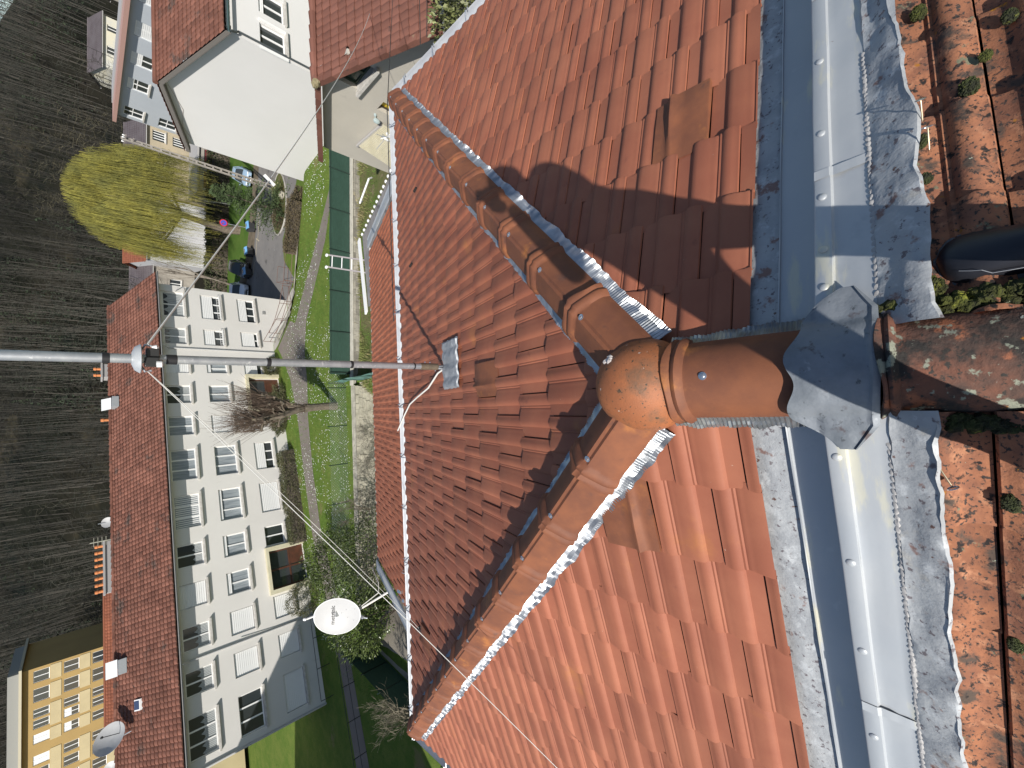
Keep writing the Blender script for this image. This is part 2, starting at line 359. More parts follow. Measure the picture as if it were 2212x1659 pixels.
# ------------------------------------------------------------------ ridge tile and ball
mb = hip_tile_mesh(.42, w=.121, h=.112, collar=.036, round_=True, seed=77); z, x = place_local(mb, Vector((CX+.004,.165,.0)), Vector((0,1,.0)), .45)
rt = mb.build('ridge_tile', T_HIP, house, smooth=True)
screw(Vector((CX+.012,.462,.104)), (0,0,1), rt, None).build('screw', CAP, rt, smooth=True)
screw(Vector((CX-.128,.49,.03)), (-1,0,.5), rt, None)
mb = MB(); bc = Vector((CX,.705,-.02))
def ballf(u, v):
    a = 2*math.pi*u; el = math.pi/2*v
    r = .158; 
    p = Vector((math.cos(a)*math.cos(el)*r*1.06, math.sin(a)*math.cos(el)*r*1.12, math.sin(el)*.178))
    if p.y < -.138: p.y = -.138 - (p.y+.138)*.06*-1
    # a low ridge blends into the dome over each of the three arms
    return bc + p*(1+.006*noise.noise(p*9)) + Vector((0,0,-.0))
mb.grid(ballf, 72, 22); ball = mb.build('ridge_ball', T_BALL, house, smooth=True, merge=True)
mb = MB()     # dark mortar lip behind the ball
mb.lathe((CX, .562, -.02), [(.128,.0),(.137,.004),(.120,.006)], 48, axis=(0,1,0)); mb.v = [v if v[2] > -.03 else (v[0], v[1], -.03) for v in mb.v]
mb.build('mortar_joint', mat('mortar_dark',(.06,.05,.03),.9), house, smooth=True)
# ------------------------------------------------------------------ vent tiles: a flat tile with one tall fold and a raised hood
def vent_tile(org, u, d, n, a, t, wid=.237, flip=1, name='vent_tile', orange=.8):
    u = Vector(u).normalized(); d = Vector(d).normalized(); mb = MB()
    pr = [(0,0),(.002,.030),(.008,.032),(.10,.034),(.135,.036),(.150,.052),(.160,.055),(.175,.030),(.19,.020),(.205,.020),(.2335,.018),(.234,0)]
    L = .345; vs = []; m = len(pr)
    for s, k in ((-L,.15),(-.24,.55),(-.12,.9),(-.004,1),(0,.96)):
        for pu, ph in pr: vs.append(org + u*(a+pu*wid/.237) + d*(t+s) + n*(ph*k*.85+.010))
    for pu, ph in pr: vs.append(org + u*(a+pu*wid/.237) + d*(t-.004) + n*(-.008))
    mb.add(vs, [(r*m+c, r*m+c+1, (r+1)*m+c+1, (r+1)*m+c) for r in range(5) for c in range(m-1)], orange)
    mb.build(name, T_HIP, house, smooth=True)
for (o_, u_, d_, n_, a_, t_) in VENTS: vent_tile(o_, u_, d_, n_, a_, t_)
# ------------------------------------------------------------------ lower roof in front
LO = -.27
mbx = MB(); lorg = Vector((CX, YA, LO)); lf = [(8.02-.298*1.0*k)*HSL for k in range(14)]
tiles(mbx, lorg, (-1,0,0), (0,1,-SL), -3.5, 3.3, lf, gauge, .237, PROF)
lower = thing('lean_to', (0,6.6,GZ), 0, 'lower extension with a bright orange tiled roof just beyond the gutter', 'extension')
mbx.build('roof_slope', T_LIGHT, lower, smooth=True, clip=[((3.42,6,0), Vector((1,-.045,0))), ((-3.14,6,0), Vector((-1,-.03,0)))])
def lz(y): return LO - SL*(y-YA)
mb = MB(); mb.box8([(-3.2,4.3,lz(4.3)-.12),(3.5,4.3,lz(4.3)-.12),(3.6,8.62,lz(8.62)-.12),(-3.3,8.62,lz(8.62)-.12),(-3.2,4.3,lz(4.3)-.03),(3.5,4.3,lz(4.3)-.03),(3.6,8.62,lz(8.62)-.03),(-3.3,8.62,lz(8.62)-.03)]); mb.build('roof_boarding', DARK, lower)  # boarding painted near-black as shade below the lower tiles
mb = MB(); mb.add([(-3.05,4.11,GZ-.5),(3.2,4.11,GZ-.5),(3.2,8.3,GZ-.5),(-3.05,8.3,GZ-.5),(-3.05,4.11,lz(4.1)-.13),(3.2,4.11,lz(4.1)-.13),(3.2,8.3,lz(8.3)-.13),(-3.05,8.3,lz(8.3)-.13)],[(1,2,6,5),(2,3,7,6),(3,0,4,7)]); mb.build('wall', WALLW, lower)
# zinc edge strips on the two rakes and the eave lip
for (x0, x1, s) in ((3.43,3.62,1), (-3.15,-3.29,-1)):
    mb = MB(); prof = [(-.02,.035),(0,.05),(.03,.055),(.20,.045),(.235,.06),(.245,.055),(.245,-.06)]
    def fn(u, v, x0=x0, x1=x1, s=s):
        y = 4.45+4.24*u; k = int(round(v*6)); o_, h_ = prof[k]
        wob = (.012*noise.noise(Vector((y*9, s, 0))) if k < 2 else 0)
        return Vector((x0+(x1-x0)*u + s*(o_+wob)*.8, y, lz(y)+h_+(.0)))
    mb.grid(fn, 60, 6); mb.build('rake_flashing', ZINC, lower)
mb = MB(); mb.box8([(-3.3,8.66,lz(8.66)-.09),(3.62,8.66,lz(8.66)-.09),(3.62,8.70,lz(8.66)-.09),(-3.3,8.70,lz(8.66)-.09),(-3.3,8.66,lz(8.66)+.0),(3.62,8.66,lz(8.66)+.0),(3.62,8.70,lz(8.66)),(-3.3,8.70,lz(8.66))]); mb.build('eave_board', mat('pale_board',(.6,.58,.54),.7), lower)
# ------------------------------------------------------------------ the old roof half behind the zinc step
old = thing('house', (CX,-4,GZ), 0, 'adjoining old house whose weathered lichen-stained tiles fill the right edge', 'house')
OL = .080
ofr = [(.10+.315*k)*HSL for k in range(1, 14)]
for s in (1, -1):
    mb = MB()
    if s > 0: tiles(mb, Vector((CX,-.165,OL)), (0,1,0), (1,0,-SL), -4, .2, [ (.105+.267*k)*HSL for k in range(0,15)], .267*HSL, .250, PROFO, lift=.020, stag=0)
    else: tiles(mb, Vector((CX,-.11,OL)), (0,-1,0), (-1,0,-SL), -.2, 4, [ (.081+.278*k)*HSL for k in range(0,15)], .278*HSL, .250, PROFO, lift=.020, stag=0)
    mb.build('roof_slope', T_OLD, old, smooth=True, clip=[((0,-.002,0), Vector((0,1,0))), ((CX+s*.105,0,0), Vector((-s,0,0)))])
def rp(s, x, y, h):  # a point over the slope: x measured outwards from the ridge
    return Vector((CX+s*x, y, -SL*x+h))
def strip(name, s, prof, x0, x1, m, parent, n=90, wob=lambda j, x: (0, 0), thick=0):
    mb = MB(); k = len(prof)
    def fn(u, v):
        x = x0+(x1-x0)*u; j = int(round(v*(k-1))); y, h = prof[j]; dy, dh = wob(j, x)
        return rp(s, x, y+dy, h+dh)
    mb.grid(fn, n, k-1); return mb.build(name, m, parent, smooth=True)
def ss_(a, b, x): x = max(0, min(1, (x-a)/(b-a))); return x*x*(3-2*x)
def nz_(a, b, c=0): return noise.noise(Vector((a, b, c)))
for s in (1, -1):
    # far lead apron, dressed against the cut tile ends
    strip('lead_apron', s, [(.402,-.014),(.375,-.010),(.36,-.006),(.335,-.004),(.31,-.005),(.288,-.003)], .14, 3.9, LEAD, old, 160, lambda j, x, s=s: ((.006*nz_(x*11,s,2) if j < 2 else 0)+(.003*nz_(x*5,s)), .006*nz_(x*13, j*.7, s)*(1 if 1 < j < 5 else .2)))
    # channel sheet with a thin upturned lip, in the shade of the step
    strip('zinc_channel', s, [(.290,.000),(.289,.011),(.286,.011),(.284,.002),(.25,.000),(.20,.001),(.184,.004),(.183,.02),(.182,.108)], .12, 3.9, ZINC, old, 70, lambda j, x, s=s: (.0025*nz_(x*3,s,j*.2), .002*nz_(x*4, j)))
    # flange on top of the step, then the apron falling back to the old tiles
    strip('zinc_flange', s, [(.182,.108),(.183,.113),(.179,.116),(.150,.116),(.1445,.1155),(.142,.109)], .10, 3.9, ZINC, old, 70, lambda j, x, s=s: (.0022*nz_(x*3.1,s,0), .0012*nz_(x*6, 3)))
    strip('zinc_apron', s, [(.1425,.109),(.139,.104),(.12,.103),(.10,.107),(.08,.106),(.062,.108),(.058,.110)], .10, 3.9, ZINC, old, 90, lambda j, x, s=s: (.0022*nz_(x*3.1,s,0)*(1 if j < 2 else 1.5), .004*nz_(x*5, j*.3, s)))
    strip('lead_apron', s, [(.060,.107),(.056,.113),(.04,.118),(.02,.128),(.004,.139),(-.018,.147),(-.033,.150),(-.040,.144)], .10, 3.9, LEAD, old, 200, lambda j, x, s=s: (((.028*ss_(.55,1.15,x) if s > 0 else .014)+.012*nz_(x*7,s,9)+.007*nz_(x*25,s,1) if j > 5 else (.008*nz_(x*3,s,4) if j > 3 else .004*nz_(x*30,s,j))), .007*nz_(x*9, j*.6, s+3)))
    # scalloped bead of sealant folds along the lead joint
    mb = MB(); x = .18
    while x < (1.15 if s < 0 else .95):
        mb.blob(rp(s, x, .058+.002*nz_(x*20,1), .108), .0085, seed=int(x*100), n=6, amp=.35, sc=(1.6,.85,.45)); x += .017
    mb.build('sealant_bead', mat('sealant',(.38,.37,.36),.6), old, smooth=True)
    for x in ([.225,.335,.50,.72,1.0,1.6,2.3] if s > 0 else [.22,.52,.80,1.1,1.7,2.4]):
        mb = MB(); mb.lathe(rp(s, x, .163, .116), [(.0105,0),(.0108,.002),(.009,.0038),(.005,.0052),(0,.0056)], 14, axis=(s*SL,0,1)); mb.build('rivet', ZINC, old, smooth=True)
    for x in ((.56, 1.28, 2.3) if s > 0 else (.98, 2.0)):    # sheet overlaps: one sheet lies on the next
        mb = MB()
        if False:
          for (y0, h0), (y1, h1) in zip([(.286,.006),(.25,.004),(.186,.006)], [(.25,.004),(.186,.006),(.186,.006)]): mb.box8([rp(s,x,y0,h0-.003),rp(s,x+.03,y0,h0-.003),rp(s,x+.03,y1,h1-.003),rp(s,x,y1,h1-.003),rp(s,x,y0,h0),rp(s,x+.03,y0,h0),rp(s,x+.03,y1,h1),rp(s,x,y1,h1)])
        def fo(u, v, x=x, s=s): 
            y = .181-.122*v; h = .1185 if y > .145 else .1105+.002*nz_(x, y*30)
            return rp(s, x + .03*u + .012*v, y, h)
        mb.grid(fo, 2, 14); mb.build('sheet_overlap', ZINC, old)
# saddle of lead over the ridge
mb = MB()
def sad(u, v):
    a = -1+2*u; x = a*.205; 
    y0 = .242 + .012*math.sin(a*9) - .10*max(0, abs(a)-.62)*2.2 - (.035*a if a > 0 else 0); y1 = .058 + .07*max(0, abs(a)-.7)*2 + (.02 if a < 0 else 0)*abs(a)
    y = y0 + (y1-y0)*v
    th = a*R(112); h = .130*math.cos(min(abs(th), R(88)))*1.0 + .002; ax = abs(x)
    top = h if ax < .118 else 0
    zr = .128*math.sqrt(max(0, 1-(x/.150)**2)) + .004 if ax < .143 else 0
    z = max(zr, (-SL*ax + (.125 if y < .185 else .12))) 
    z += .005*nz_(x*16, y*18, 4) + (.006*math.sin(v*22) if v > .92 else 0)
    return Vector((CX+x+.008, y, z))
mb.grid(sad, 60, 26); mb.build('lead_saddle', SADDLE, old, smooth=True)
# old ridge tiles
for k in range(4):
    mb = hip_tile_mesh(.42, w=.117, h=.112, collar=.02, round_=True, seed=30+k); z, x = place_local(mb, Vector((CX+.006+.004*k,.066-.40*k-.42,.018)), Vector((.0,1,.012)), rnd.random())
    mb.build('ridge_tile', T_OLDR, old, smooth=True)
mb = MB(); q = 3.45
mb.add([(CX-q,-9,GZ-.5),(CX+q,-9,GZ-.5),(CX+q,-9,-1.27),(CX-q,-9,-1.27)],[(0,1,2,3)]); mb.build('wall', WALLW, old)
# ------------------------------------------------------------------ moss, one cushion at a time
mr = random.Random(3)
def clump(c, rad, label, m=MOSS, sc=(1.15,.95,.42), seed=0, group=None):
    # many small tufts crowded on a lumpy core
    mb = MB(); mb.blob(c, rad*.82, seed, 9, .5, sc, 3.0); r2 = random.Random(seed)
    for i in range(int(160+rad*6000)):
        a = r2.uniform(0, 6.28); b = r2.uniform(-.3, 1.45)
        dv = Vector((math.cos(a)*math.cos(b)*sc[0], math.sin(a)*math.cos(b)*sc[1], math.sin(b)*sc[2]))*rad*.85*r2.uniform(.85,1.12)
        mb.blob(Vector(c)+dv, r2.uniform(.0018,.0040), i, 3, .5, (1,1,1.1))
    o = mb.build('moss_clump', m, None, smooth=True); tag(o, label, 'moss', group); return o
def sheet_moss(name, pts, label, m, wid, hgt, seed):
    mb = MB(); r2 = random.Random(seed)
    for i in range(len(pts)-1):
        a = Vector(pts[i]); b = Vector(pts[i+1]); n = max(1, int((b-a).length/.012))
        for j in range(n):
            p = a.lerp(b, j/n); ww = wid*(1+.5*nz_(p.y*9, seed)); 
            for q in range(5):
                mb.blob(p+Vector((r2.uniform(-ww,ww), r2.uniform(-.008,.008), r2.uniform(-.006,hgt*(.6+.6*nz_(p.y*14,seed,3))))), r2.uniform(.007,.016), i*91+j*7+q, 5, .6, (1,1.1,.8), 3)
    o = mb.build(name, m, None, smooth=True); return tag(o, label, 'moss')
sheet_moss('moss_bank', [(CX+.128,.07,.04),(CX+.135,-.05,.05),(CX+.14,-.2,.055),(CX+.15,-.6,.05)], 'bright yellow-green moss bank along the shoe side of the old ridge tile', MOSS, .019, .030, 2)
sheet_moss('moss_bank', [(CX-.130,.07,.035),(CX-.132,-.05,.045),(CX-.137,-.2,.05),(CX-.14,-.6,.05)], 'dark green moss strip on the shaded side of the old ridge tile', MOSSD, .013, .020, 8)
# ================================================================== ground and roads
GRASS = mat('lawn_grass', (.085,.14,.024), .95, var=(.125,.165,.035), vs=1.2, bump=.03, bs=12, spec=.1, spots=[((.17,.155,.07), .5, .60, .14), ((.055,.11,.018), 4, .56, .2), ((.15,.16,.05), 2.1, .62, .2), ((.04,.075,.015), 22, .58, .12)])
ROUGHG = mat('rough_ground', (.09,.11,.03), .95, var=(.13,.11,.055), vs=1.1, bump=.05, bs=9, spec=.1, spots=[((.17,.14,.08), 5, .58, .14), ((.05,.065,.02), 13, .55, .14)])
ASPH = mat('asphalt', (.20,.19,.18), .9, var=(.16,.155,.15), vs=.35, bump=.004, bs=40, spec=.2, spots=[((.11,.105,.10), .9, .60, .1), ((.26,.25,.235), 1.7, .62, .15), ((.10,.10,.10), 30, .66, .05)])
PATHM = mat('path_asphalt', (.17,.145,.13), .92, var=(.20,.175,.155), vs=.8, bump=.004, bs=40, spec=.2, spots=[((.10,.085,.075), 2.5, .64, .12), ((.11,.10,.09), 30, .64, .06)])
DIRT = mat('dirt_strip', (.17,.14,.105), .95, var=(.12,.10,.07), vs=1.3, bump=.02, bs=12, spec=.1)
PALE = mat('pale_rubble', (.45,.42,.34), .95, var=(.33,.31,.25), vs=1.8, bump=.05, bs=6, spec=.1, spots=[((.16,.15,.11), 7, .60, .1), ((.10,.11,.05), 3, .64, .12)])
def ss(a, b, x): x = max(0, min(1, (x-a)/(b-a))); return x*x*(3-2*x)
PL = [(4.6,60),(5.7,39.5),(6.6,37.4),(7.5,36.1),(9.1,34.9),(12.5,33.9),(17,32.6),(30,28.5),(80,20)]
def bankd(x, y):       # signed distance beyond the lawn's edge, positive towards the car park
    best = 1e9; sg = -1
    for (x0,y0),(x1,y1) in zip(PL, PL[1:]):
        dx, dy = x1-x0, y1-y0; t = max(0, min(1, ((x-x0)*dx+(y-y0)*dy)/(dx*dx+dy*dy))); px, py = x0+dx*t, y0+dy*t
        dd = math.hypot(x-px, y-py)
        if dd < best - 1e-6: best = dd; sg = 1 if dx*(y-py)-dy*(x-px) > 0 else -1
    return best*sg
def zf(x, y):
    z = GZ - 1.7*ss(0, 4.2, bankd(x, y))
    if y < 26.5:
        low = .48 + .75*(1-ss(.6, 1.6, x)); low *= (1-ss(17, 26, x))
        low *= ss(-13.5, -11, x)
        z -= low*(1-ss(25.15, 25.45, y))
    return z
def hill(x, y):
    r = y + .10*x
    return zf(x, y) + 34*ss(74, 185, r + 8*noise.noise(Vector((x*.012, y*.012, 0))))*(1-.34*ss(70, 130, x-.05*y)) + (3*noise.noise(Vector((x*.03, y*.03, 2))))*ss(80, 120, r)
def sheet(name, poly, m, off=.004, res=1.0, fn=zf, kind='structure', smooth=True, mb=None):
    """a polygon laid on the terrain, cut into a grid so that it follows it"""
    bm = bmesh.new(); vs = [bm.verts.new((p[0], p[1], 0)) for p in poly]; bm.faces.new(vs)
    xs = [p[0] for p in poly]; ys = [p[1] for p in poly]
    for ax, lo, hi in ((0, min(xs), max(xs)), (1, min(ys), max(ys))):
        c = math.floor(lo/res)*res + res
        while c < hi:
            co = [0,0,0]; co[ax] = c; no = [0,0,0]; no[ax] = 1
            bmesh.ops.bisect_plane(bm, geom=bm.verts[:]+bm.edges[:]+bm.faces[:], plane_co=co, plane_no=no); c += res
    bmesh.ops.triangulate(bm, faces=bm.faces[:])
    for v in bm.verts: v.co.z = fn(v.co.x, v.co.y) + off
    bmesh.ops.recalc_face_normals(bm, faces=bm.faces)
    me = bpy.data.meshes.new(name); bm.to_mesh(me); bm.free()
    if sum(p.normal.z for p in me.polygons) < 0: me.flip_normals()
    me.materials.append(m); o = bpy.data.objects.new(name, me); col.objects.link(o)
    if smooth: me.polygons.foreach_set("use_smooth", [True]*len(me.polygons))
    return tag(o, kind=kind)
def terrain(name, x0, x1, y0, y1, n, m, fn, m2, hole=None):
    mb = MB(); mb.grid(lambda u, v: (lambda x, y: Vector((x, y, fn(x, y))))(x0+(x1-x0)*u, y0+(y1-y0)*v), n, m)
    return tag(mb.build(name, m2, None, smooth=True), kind='structure')
terrain('lawn', -44, 44, 14, 66, 176, 130, zf, GRASS)
FOREST_FLOOR = mat('forest_floor', (.020,.018,.013), .98, var=(.012,.013,.009), vs=.05, bump=.3, bs=.9, spec=.05, spots=[((.055,.047,.030), .035, .55, .12), ((.008,.011,.009), .045, .56, .12)])  # wide noise patches: sunlit olive-brown and dark tones painted into the floor colour
mb = MB()
def big(x, y): return hill(x, y) - .02
mb.grid(lambda u, v: (lambda x, y: Vector((x, y, big(x, y))))(-420+840*u, 66+330*v), 120, 70); tag(mb.build('hillside', FOREST_FLOOR, None, smooth=True), kind='structure')
mb = MB(); 
for (a, b, c, d_) in ((-420,-44,-150,66),(44,420,-150,66),(-44,44,-150,14)):
    mb.grid(lambda u, v: (lambda x, y: Vector((x, y, zf(x, y)-.01)))(a+(b-a)*u, c+(d_-c)*v), 60, 60)
tag(mb.build('ground', ROUGHG, None, smooth=True), kind='structure')
# car park and lane
sheet('road', [(12.2,40.2),(14.5,42.8),(16.6,43.1),(18.2,41.4),(20.5,39.3),(26,36.5),(43,32),(43,47),(30,49.5),(24,51.2),(20,52.4),(17,54),(15.2,57.5),(12,57),(9.5,45.5),(9.8,42.9)], ASPH, .006)
sheet('dirt_strip', [(14.6,57.2),(17.2,53.2),(20.2,51.9),(25,50.8),(31,49.3),(31.5,51.2),(25.5,53),(21,54.6),(18,56.2),(16,59.5)], DIRT, .010)
sheet('verge', [(16,59.5),(18,56.2),(21,54.6),(25.5,53),(43,50),(43,64),(28,66),(14.5,66)], mat('verge_grass', (.06,.12,.02), .95, var=(.085,.14,.028), vs=.7, bump=.03, bs=10, spec=.1), .008, res=2)
sheet('garden_ground', [(1.8,14.5),(16.5,14.5),(18,24.6),(1.8,25.3)], mat('garden_rough', (.085,.12,.03), .95, var=(.15,.125,.07), vs=.55, bump=.05, bs=9, spec=.1, spots=[((.19,.155,.10), 1.6, .60, .12), ((.05,.07,.02), 7, .56, .14)]), .012, res=.5)
# asphalt path between the lawns, with its branch to the railing
sheet('path', [(18.9,27.2),(15.4,27.35),(11.9,28.9),(10.1,30.2),(8.3,31.6),(6.9,32.7),(4.6,33.2),(2.2,32.8),(-.4,32.8),(-4.3,32.1),(-8.6,30.8),(-12.4,28.2),(-15.1,26.9),(-21.3,24.3),(-26,23),(-26,24.6),(-22,26.1),(-15.4,28.7),(-12.9,30.2),(-8.9,32.5),(-4.5,33.9),(-.4,35.0),(2.6,36.4),(4.4,38.0),(5.5,39.3),(6.6,37.6),(7.4,36.3),(7.0,35.1),(8.4,33.9),(11.0,31.6),(12.4,30.3),(15.2,28.0),(18.9,27.9)], PATHM, .012, res=.8)
# concrete slab and rubble bank beside the ramp
sheet('ramp', [(5.4,40.3),(5.8,39.3),(7.4,36.9),(8.6,36.9),(11.4,40.6),(10.6,42.3)], mat('pale_concrete',(.40,.38,.34),.9,var=(.33,.31,.28),vs=1,bump=.01,bs=15), .012, res=.6)
mb = MB()
def bank(u, v):
    pts = [(6.0,39.0),(6.7,37.4),(7.6,36.0),(9.2,34.85),(12.6,33.8)]
    s = u*(len(pts)-1); i = min(int(s), len(pts)-2); f = s-i; x = pts[i][0]*(1-f)+pts[i+1][0]*f; y = pts[i][1]*(1-f)+pts[i+1][1]*f
    w_ = .25+1.35*v; x2 = x+.62*w_; y2 = y+.78*w_
    return Vector((x2, y2, zf(x2, y2)+.10+.10*noise.noise(Vector((x2*2.3,y2*2.3,0)))))
mb.grid(bank, 40, 10); tag(mb.build('stone_bank', PALE, None, smooth=True), kind='structure')
# kerbed island with shrubs in the car park
isl = [(17.0+3.0*1,44.6)]
ic = Vector((20.0, 43.6)); ip = [(ic.x+3.0*math.cos(a)*(1+.18*math.cos(a-.6)), ic.y+2.0*math.sin(a)) for a in [2*math.pi*i/20 for i in range(20)]]
sheet('verge', ip, ROUGHG, .10, res=.7)
mb = MB(); mb.tube([(p[0], p[1], zf(p[0],p[1])+.06) for p in ip+ip[:2]], .09, 6); tag(mb.build('kerb', mat('kerb_stone',(.36,.34,.31),.9), None), kind='structure')
# yellow lines painted beside the bins
mb = MB()
for (x0,y0,x1,y1) in ((19.0,51.1,21.8,50.4),(16.9,52.1,19.2,51.4),(15.5,53.2,17.0,52.5),(18.8,50.6,19.4,51.7),(21.6,49.9,22.0,50.9)):
    d = Vector((x1-x0,y1-y0,0)); n_ = Vector((-d.y,d.x,0)).normalized()*.06; zz = zf(x0,y0)+.018
    mb.quad(Vector((x0,y0,zz))-n_, Vector((x1,y1,zf(x1,y1)+.018))-n_, Vector((x1,y1,zf(x1,y1)+.018))+n_, Vector((x0,y0,zz))+n_)
tag(mb.build('road_marking', mat('faded_paint',(.50,.44,.30),.8), None), kind='structure')
# daisies: too many to count
mb = MB(); r2 = random.Random(9)
for i in range(5200):
    x = r2.uniform(-16, 19); y = r2.uniform(25.9, 37)
    if bankd(x, y) > -.1 or noise.noise(Vector((x*.35, y*.35, 4))) < -.12 + r2.uniform(-.3,.25): continue
    if -2.6 < (y - (31.6 - .35*(x-8))) < -.2 and x > 6: continue
    s_ = r2.uniform(.022, .045); z = zf(x, y)+.05; a = r2.uniform(0, 3)
    mb.add([(x+s_*math.cos(a+k*1.257), y+s_*math.sin(a+k*1.257), z+r2.uniform(-.01,.01)) for k in range(5)], [(0,1,2,3,4)])
tag(mb.build('daisies', mat('daisy_white',(.75,.75,.70),.8), None), 'white daisies scattered over the lawn', 'daisies', kind='stuff')
# grass blades along the garden and lawn
mb = MB(); r2 = random.Random(19)
for i in range(26000):
    x = r2.uniform(-17, 19); y = r2.uniform(22.5, 38)
    if bankd(x, y) > 0: continue
    z = zf(x, y); h = r2.uniform(.05,.13)*(1.6 if y < 25 else 1); a = r2.uniform(0, 6.28); w2 = .012
    dx, dy = math.cos(a)*w2, math.sin(a)*w2; lx, ly = r2.gauss(0,.04), r2.gauss(0,.04)
    mb.add([(x-dx,y-dy,z),(x+dx,y+dy,z),(x+lx,y+ly,z+h)], [(0,1,2)], r2.random())
tag(mb.build('grass_blades', mat('grass_blade',(.10,.19,.025),.8,tintamt=.5), None), 'green grass blades growing over the lawns', 'grass', kind='stuff')
# ================================================================== buildings
WHITE = mat('white_render', (.66,.64,.60), .92, var=(.63,.61,.57), vs=.35, bump=.003, bs=50, spots=[((.50,.48,.44), 1.1, .66, .15, (1,1,.25))])
FRAME = mat('white_pvc', (.78,.78,.76), .35)
SILL = mat('stone_sill', (.42,.40,.36), .85, var=(.55,.53,.49), vs=5)
GLASS = mat('window_glass', (.035,.042,.045), .06, spec=.8)
GLASSC = mat('curtained_glass', (.20,.23,.25), .12, var=(.34,.37,.39), vs=1.2, stretch=(9,9,.7), spec=.8)
CURT = mat('net_curtain', (.34,.36,.36), .8)
SHUT = mat('roller_shutter', (.70,.70,.68), .55)
REVEAL = mat('painted_reveal', (.66,.65,.61), .9)
def tileroof_mat(name, a, b, px, py, spots=()):
    """flat sheet roofing: courses and joints as bump and grout colour; coordinates are metres along (x) and up (y) the slope"""
    return mat(name, a, .85, var=b, vs=.9, bump=0, spots=spots, tintamt=.22)
RT1 = mat('brown_tile', (.155,.068,.048), .85, var=(.195,.088,.062), vs=.8, tintamt=.30, spec=.2, spots=[((.085,.06,.05), .55, .56, .12), ((.07,.05,.045), 3, .63, .08), ((.5,.42,.33), 5, .76, .02)])
RT2 = mat('dark_red_tile', (.155,.068,.05), .85, var=(.19,.085,.062), vs=.7, tintamt=.2, spec=.2, spots=[((.30,.24,.15), 2.0, .68, .08), ((.10,.06,.05), 3, .62, .1)])
RT3 = mat('orange_tile_far', (.25,.09,.05), .85, var=(.20,.075,.045), vs=.6, tintamt=.15, spec=.2)
RTG = mat('slate_far', (.11,.095,.10), .8, var=(.085,.07,.075), vs=.5)
def slope_tiles(name, P, U, D, wid, L, m, parent, cw=.24, cl=.34, lip=.03, roll=.022, nseg=4, stag=0):
    """P: upper corner; U across, D down the slope: every tile is a little wavy plate with a lip"""
    U = Vector(U).normalized(); D = Vector(D).normalized(); N = U.cross(D); N = N if N.z > 0 else -N
    P = Vector(P); mb = MB(); nc = max(1, int(round(wid/cw))); nr = max(1, int(round(L/cl))); cw = wid/nc; cl = L/nr; r3 = random.Random(int(wid*100))
    for j in range(nr):
        for i in range(nc):
            t = min(1, max(0, r3.gauss(.5, .25))); dz = r3.uniform(0, .006); vs = []
            for q in range(nseg+1):
                f = q/nseg; h = roll*math.sin(f*math.pi)**.8
                p = P + U*(cw*(i+f))
                vs += [p + D*(cl*j) + N*(h*.9), p + D*(cl*(j+1)) + N*(h+lip+dz), p + D*(cl*(j+1)) + N*(h*.4)]
            fs = []
            for q in range(nseg):
                a = q*3; b = a+3; fs += [(a, b, b+1, a+1), (a+1, b+1, b+2, a+2)]
            mb.add(vs, fs, t)
    return mb.build(name, m, parent)
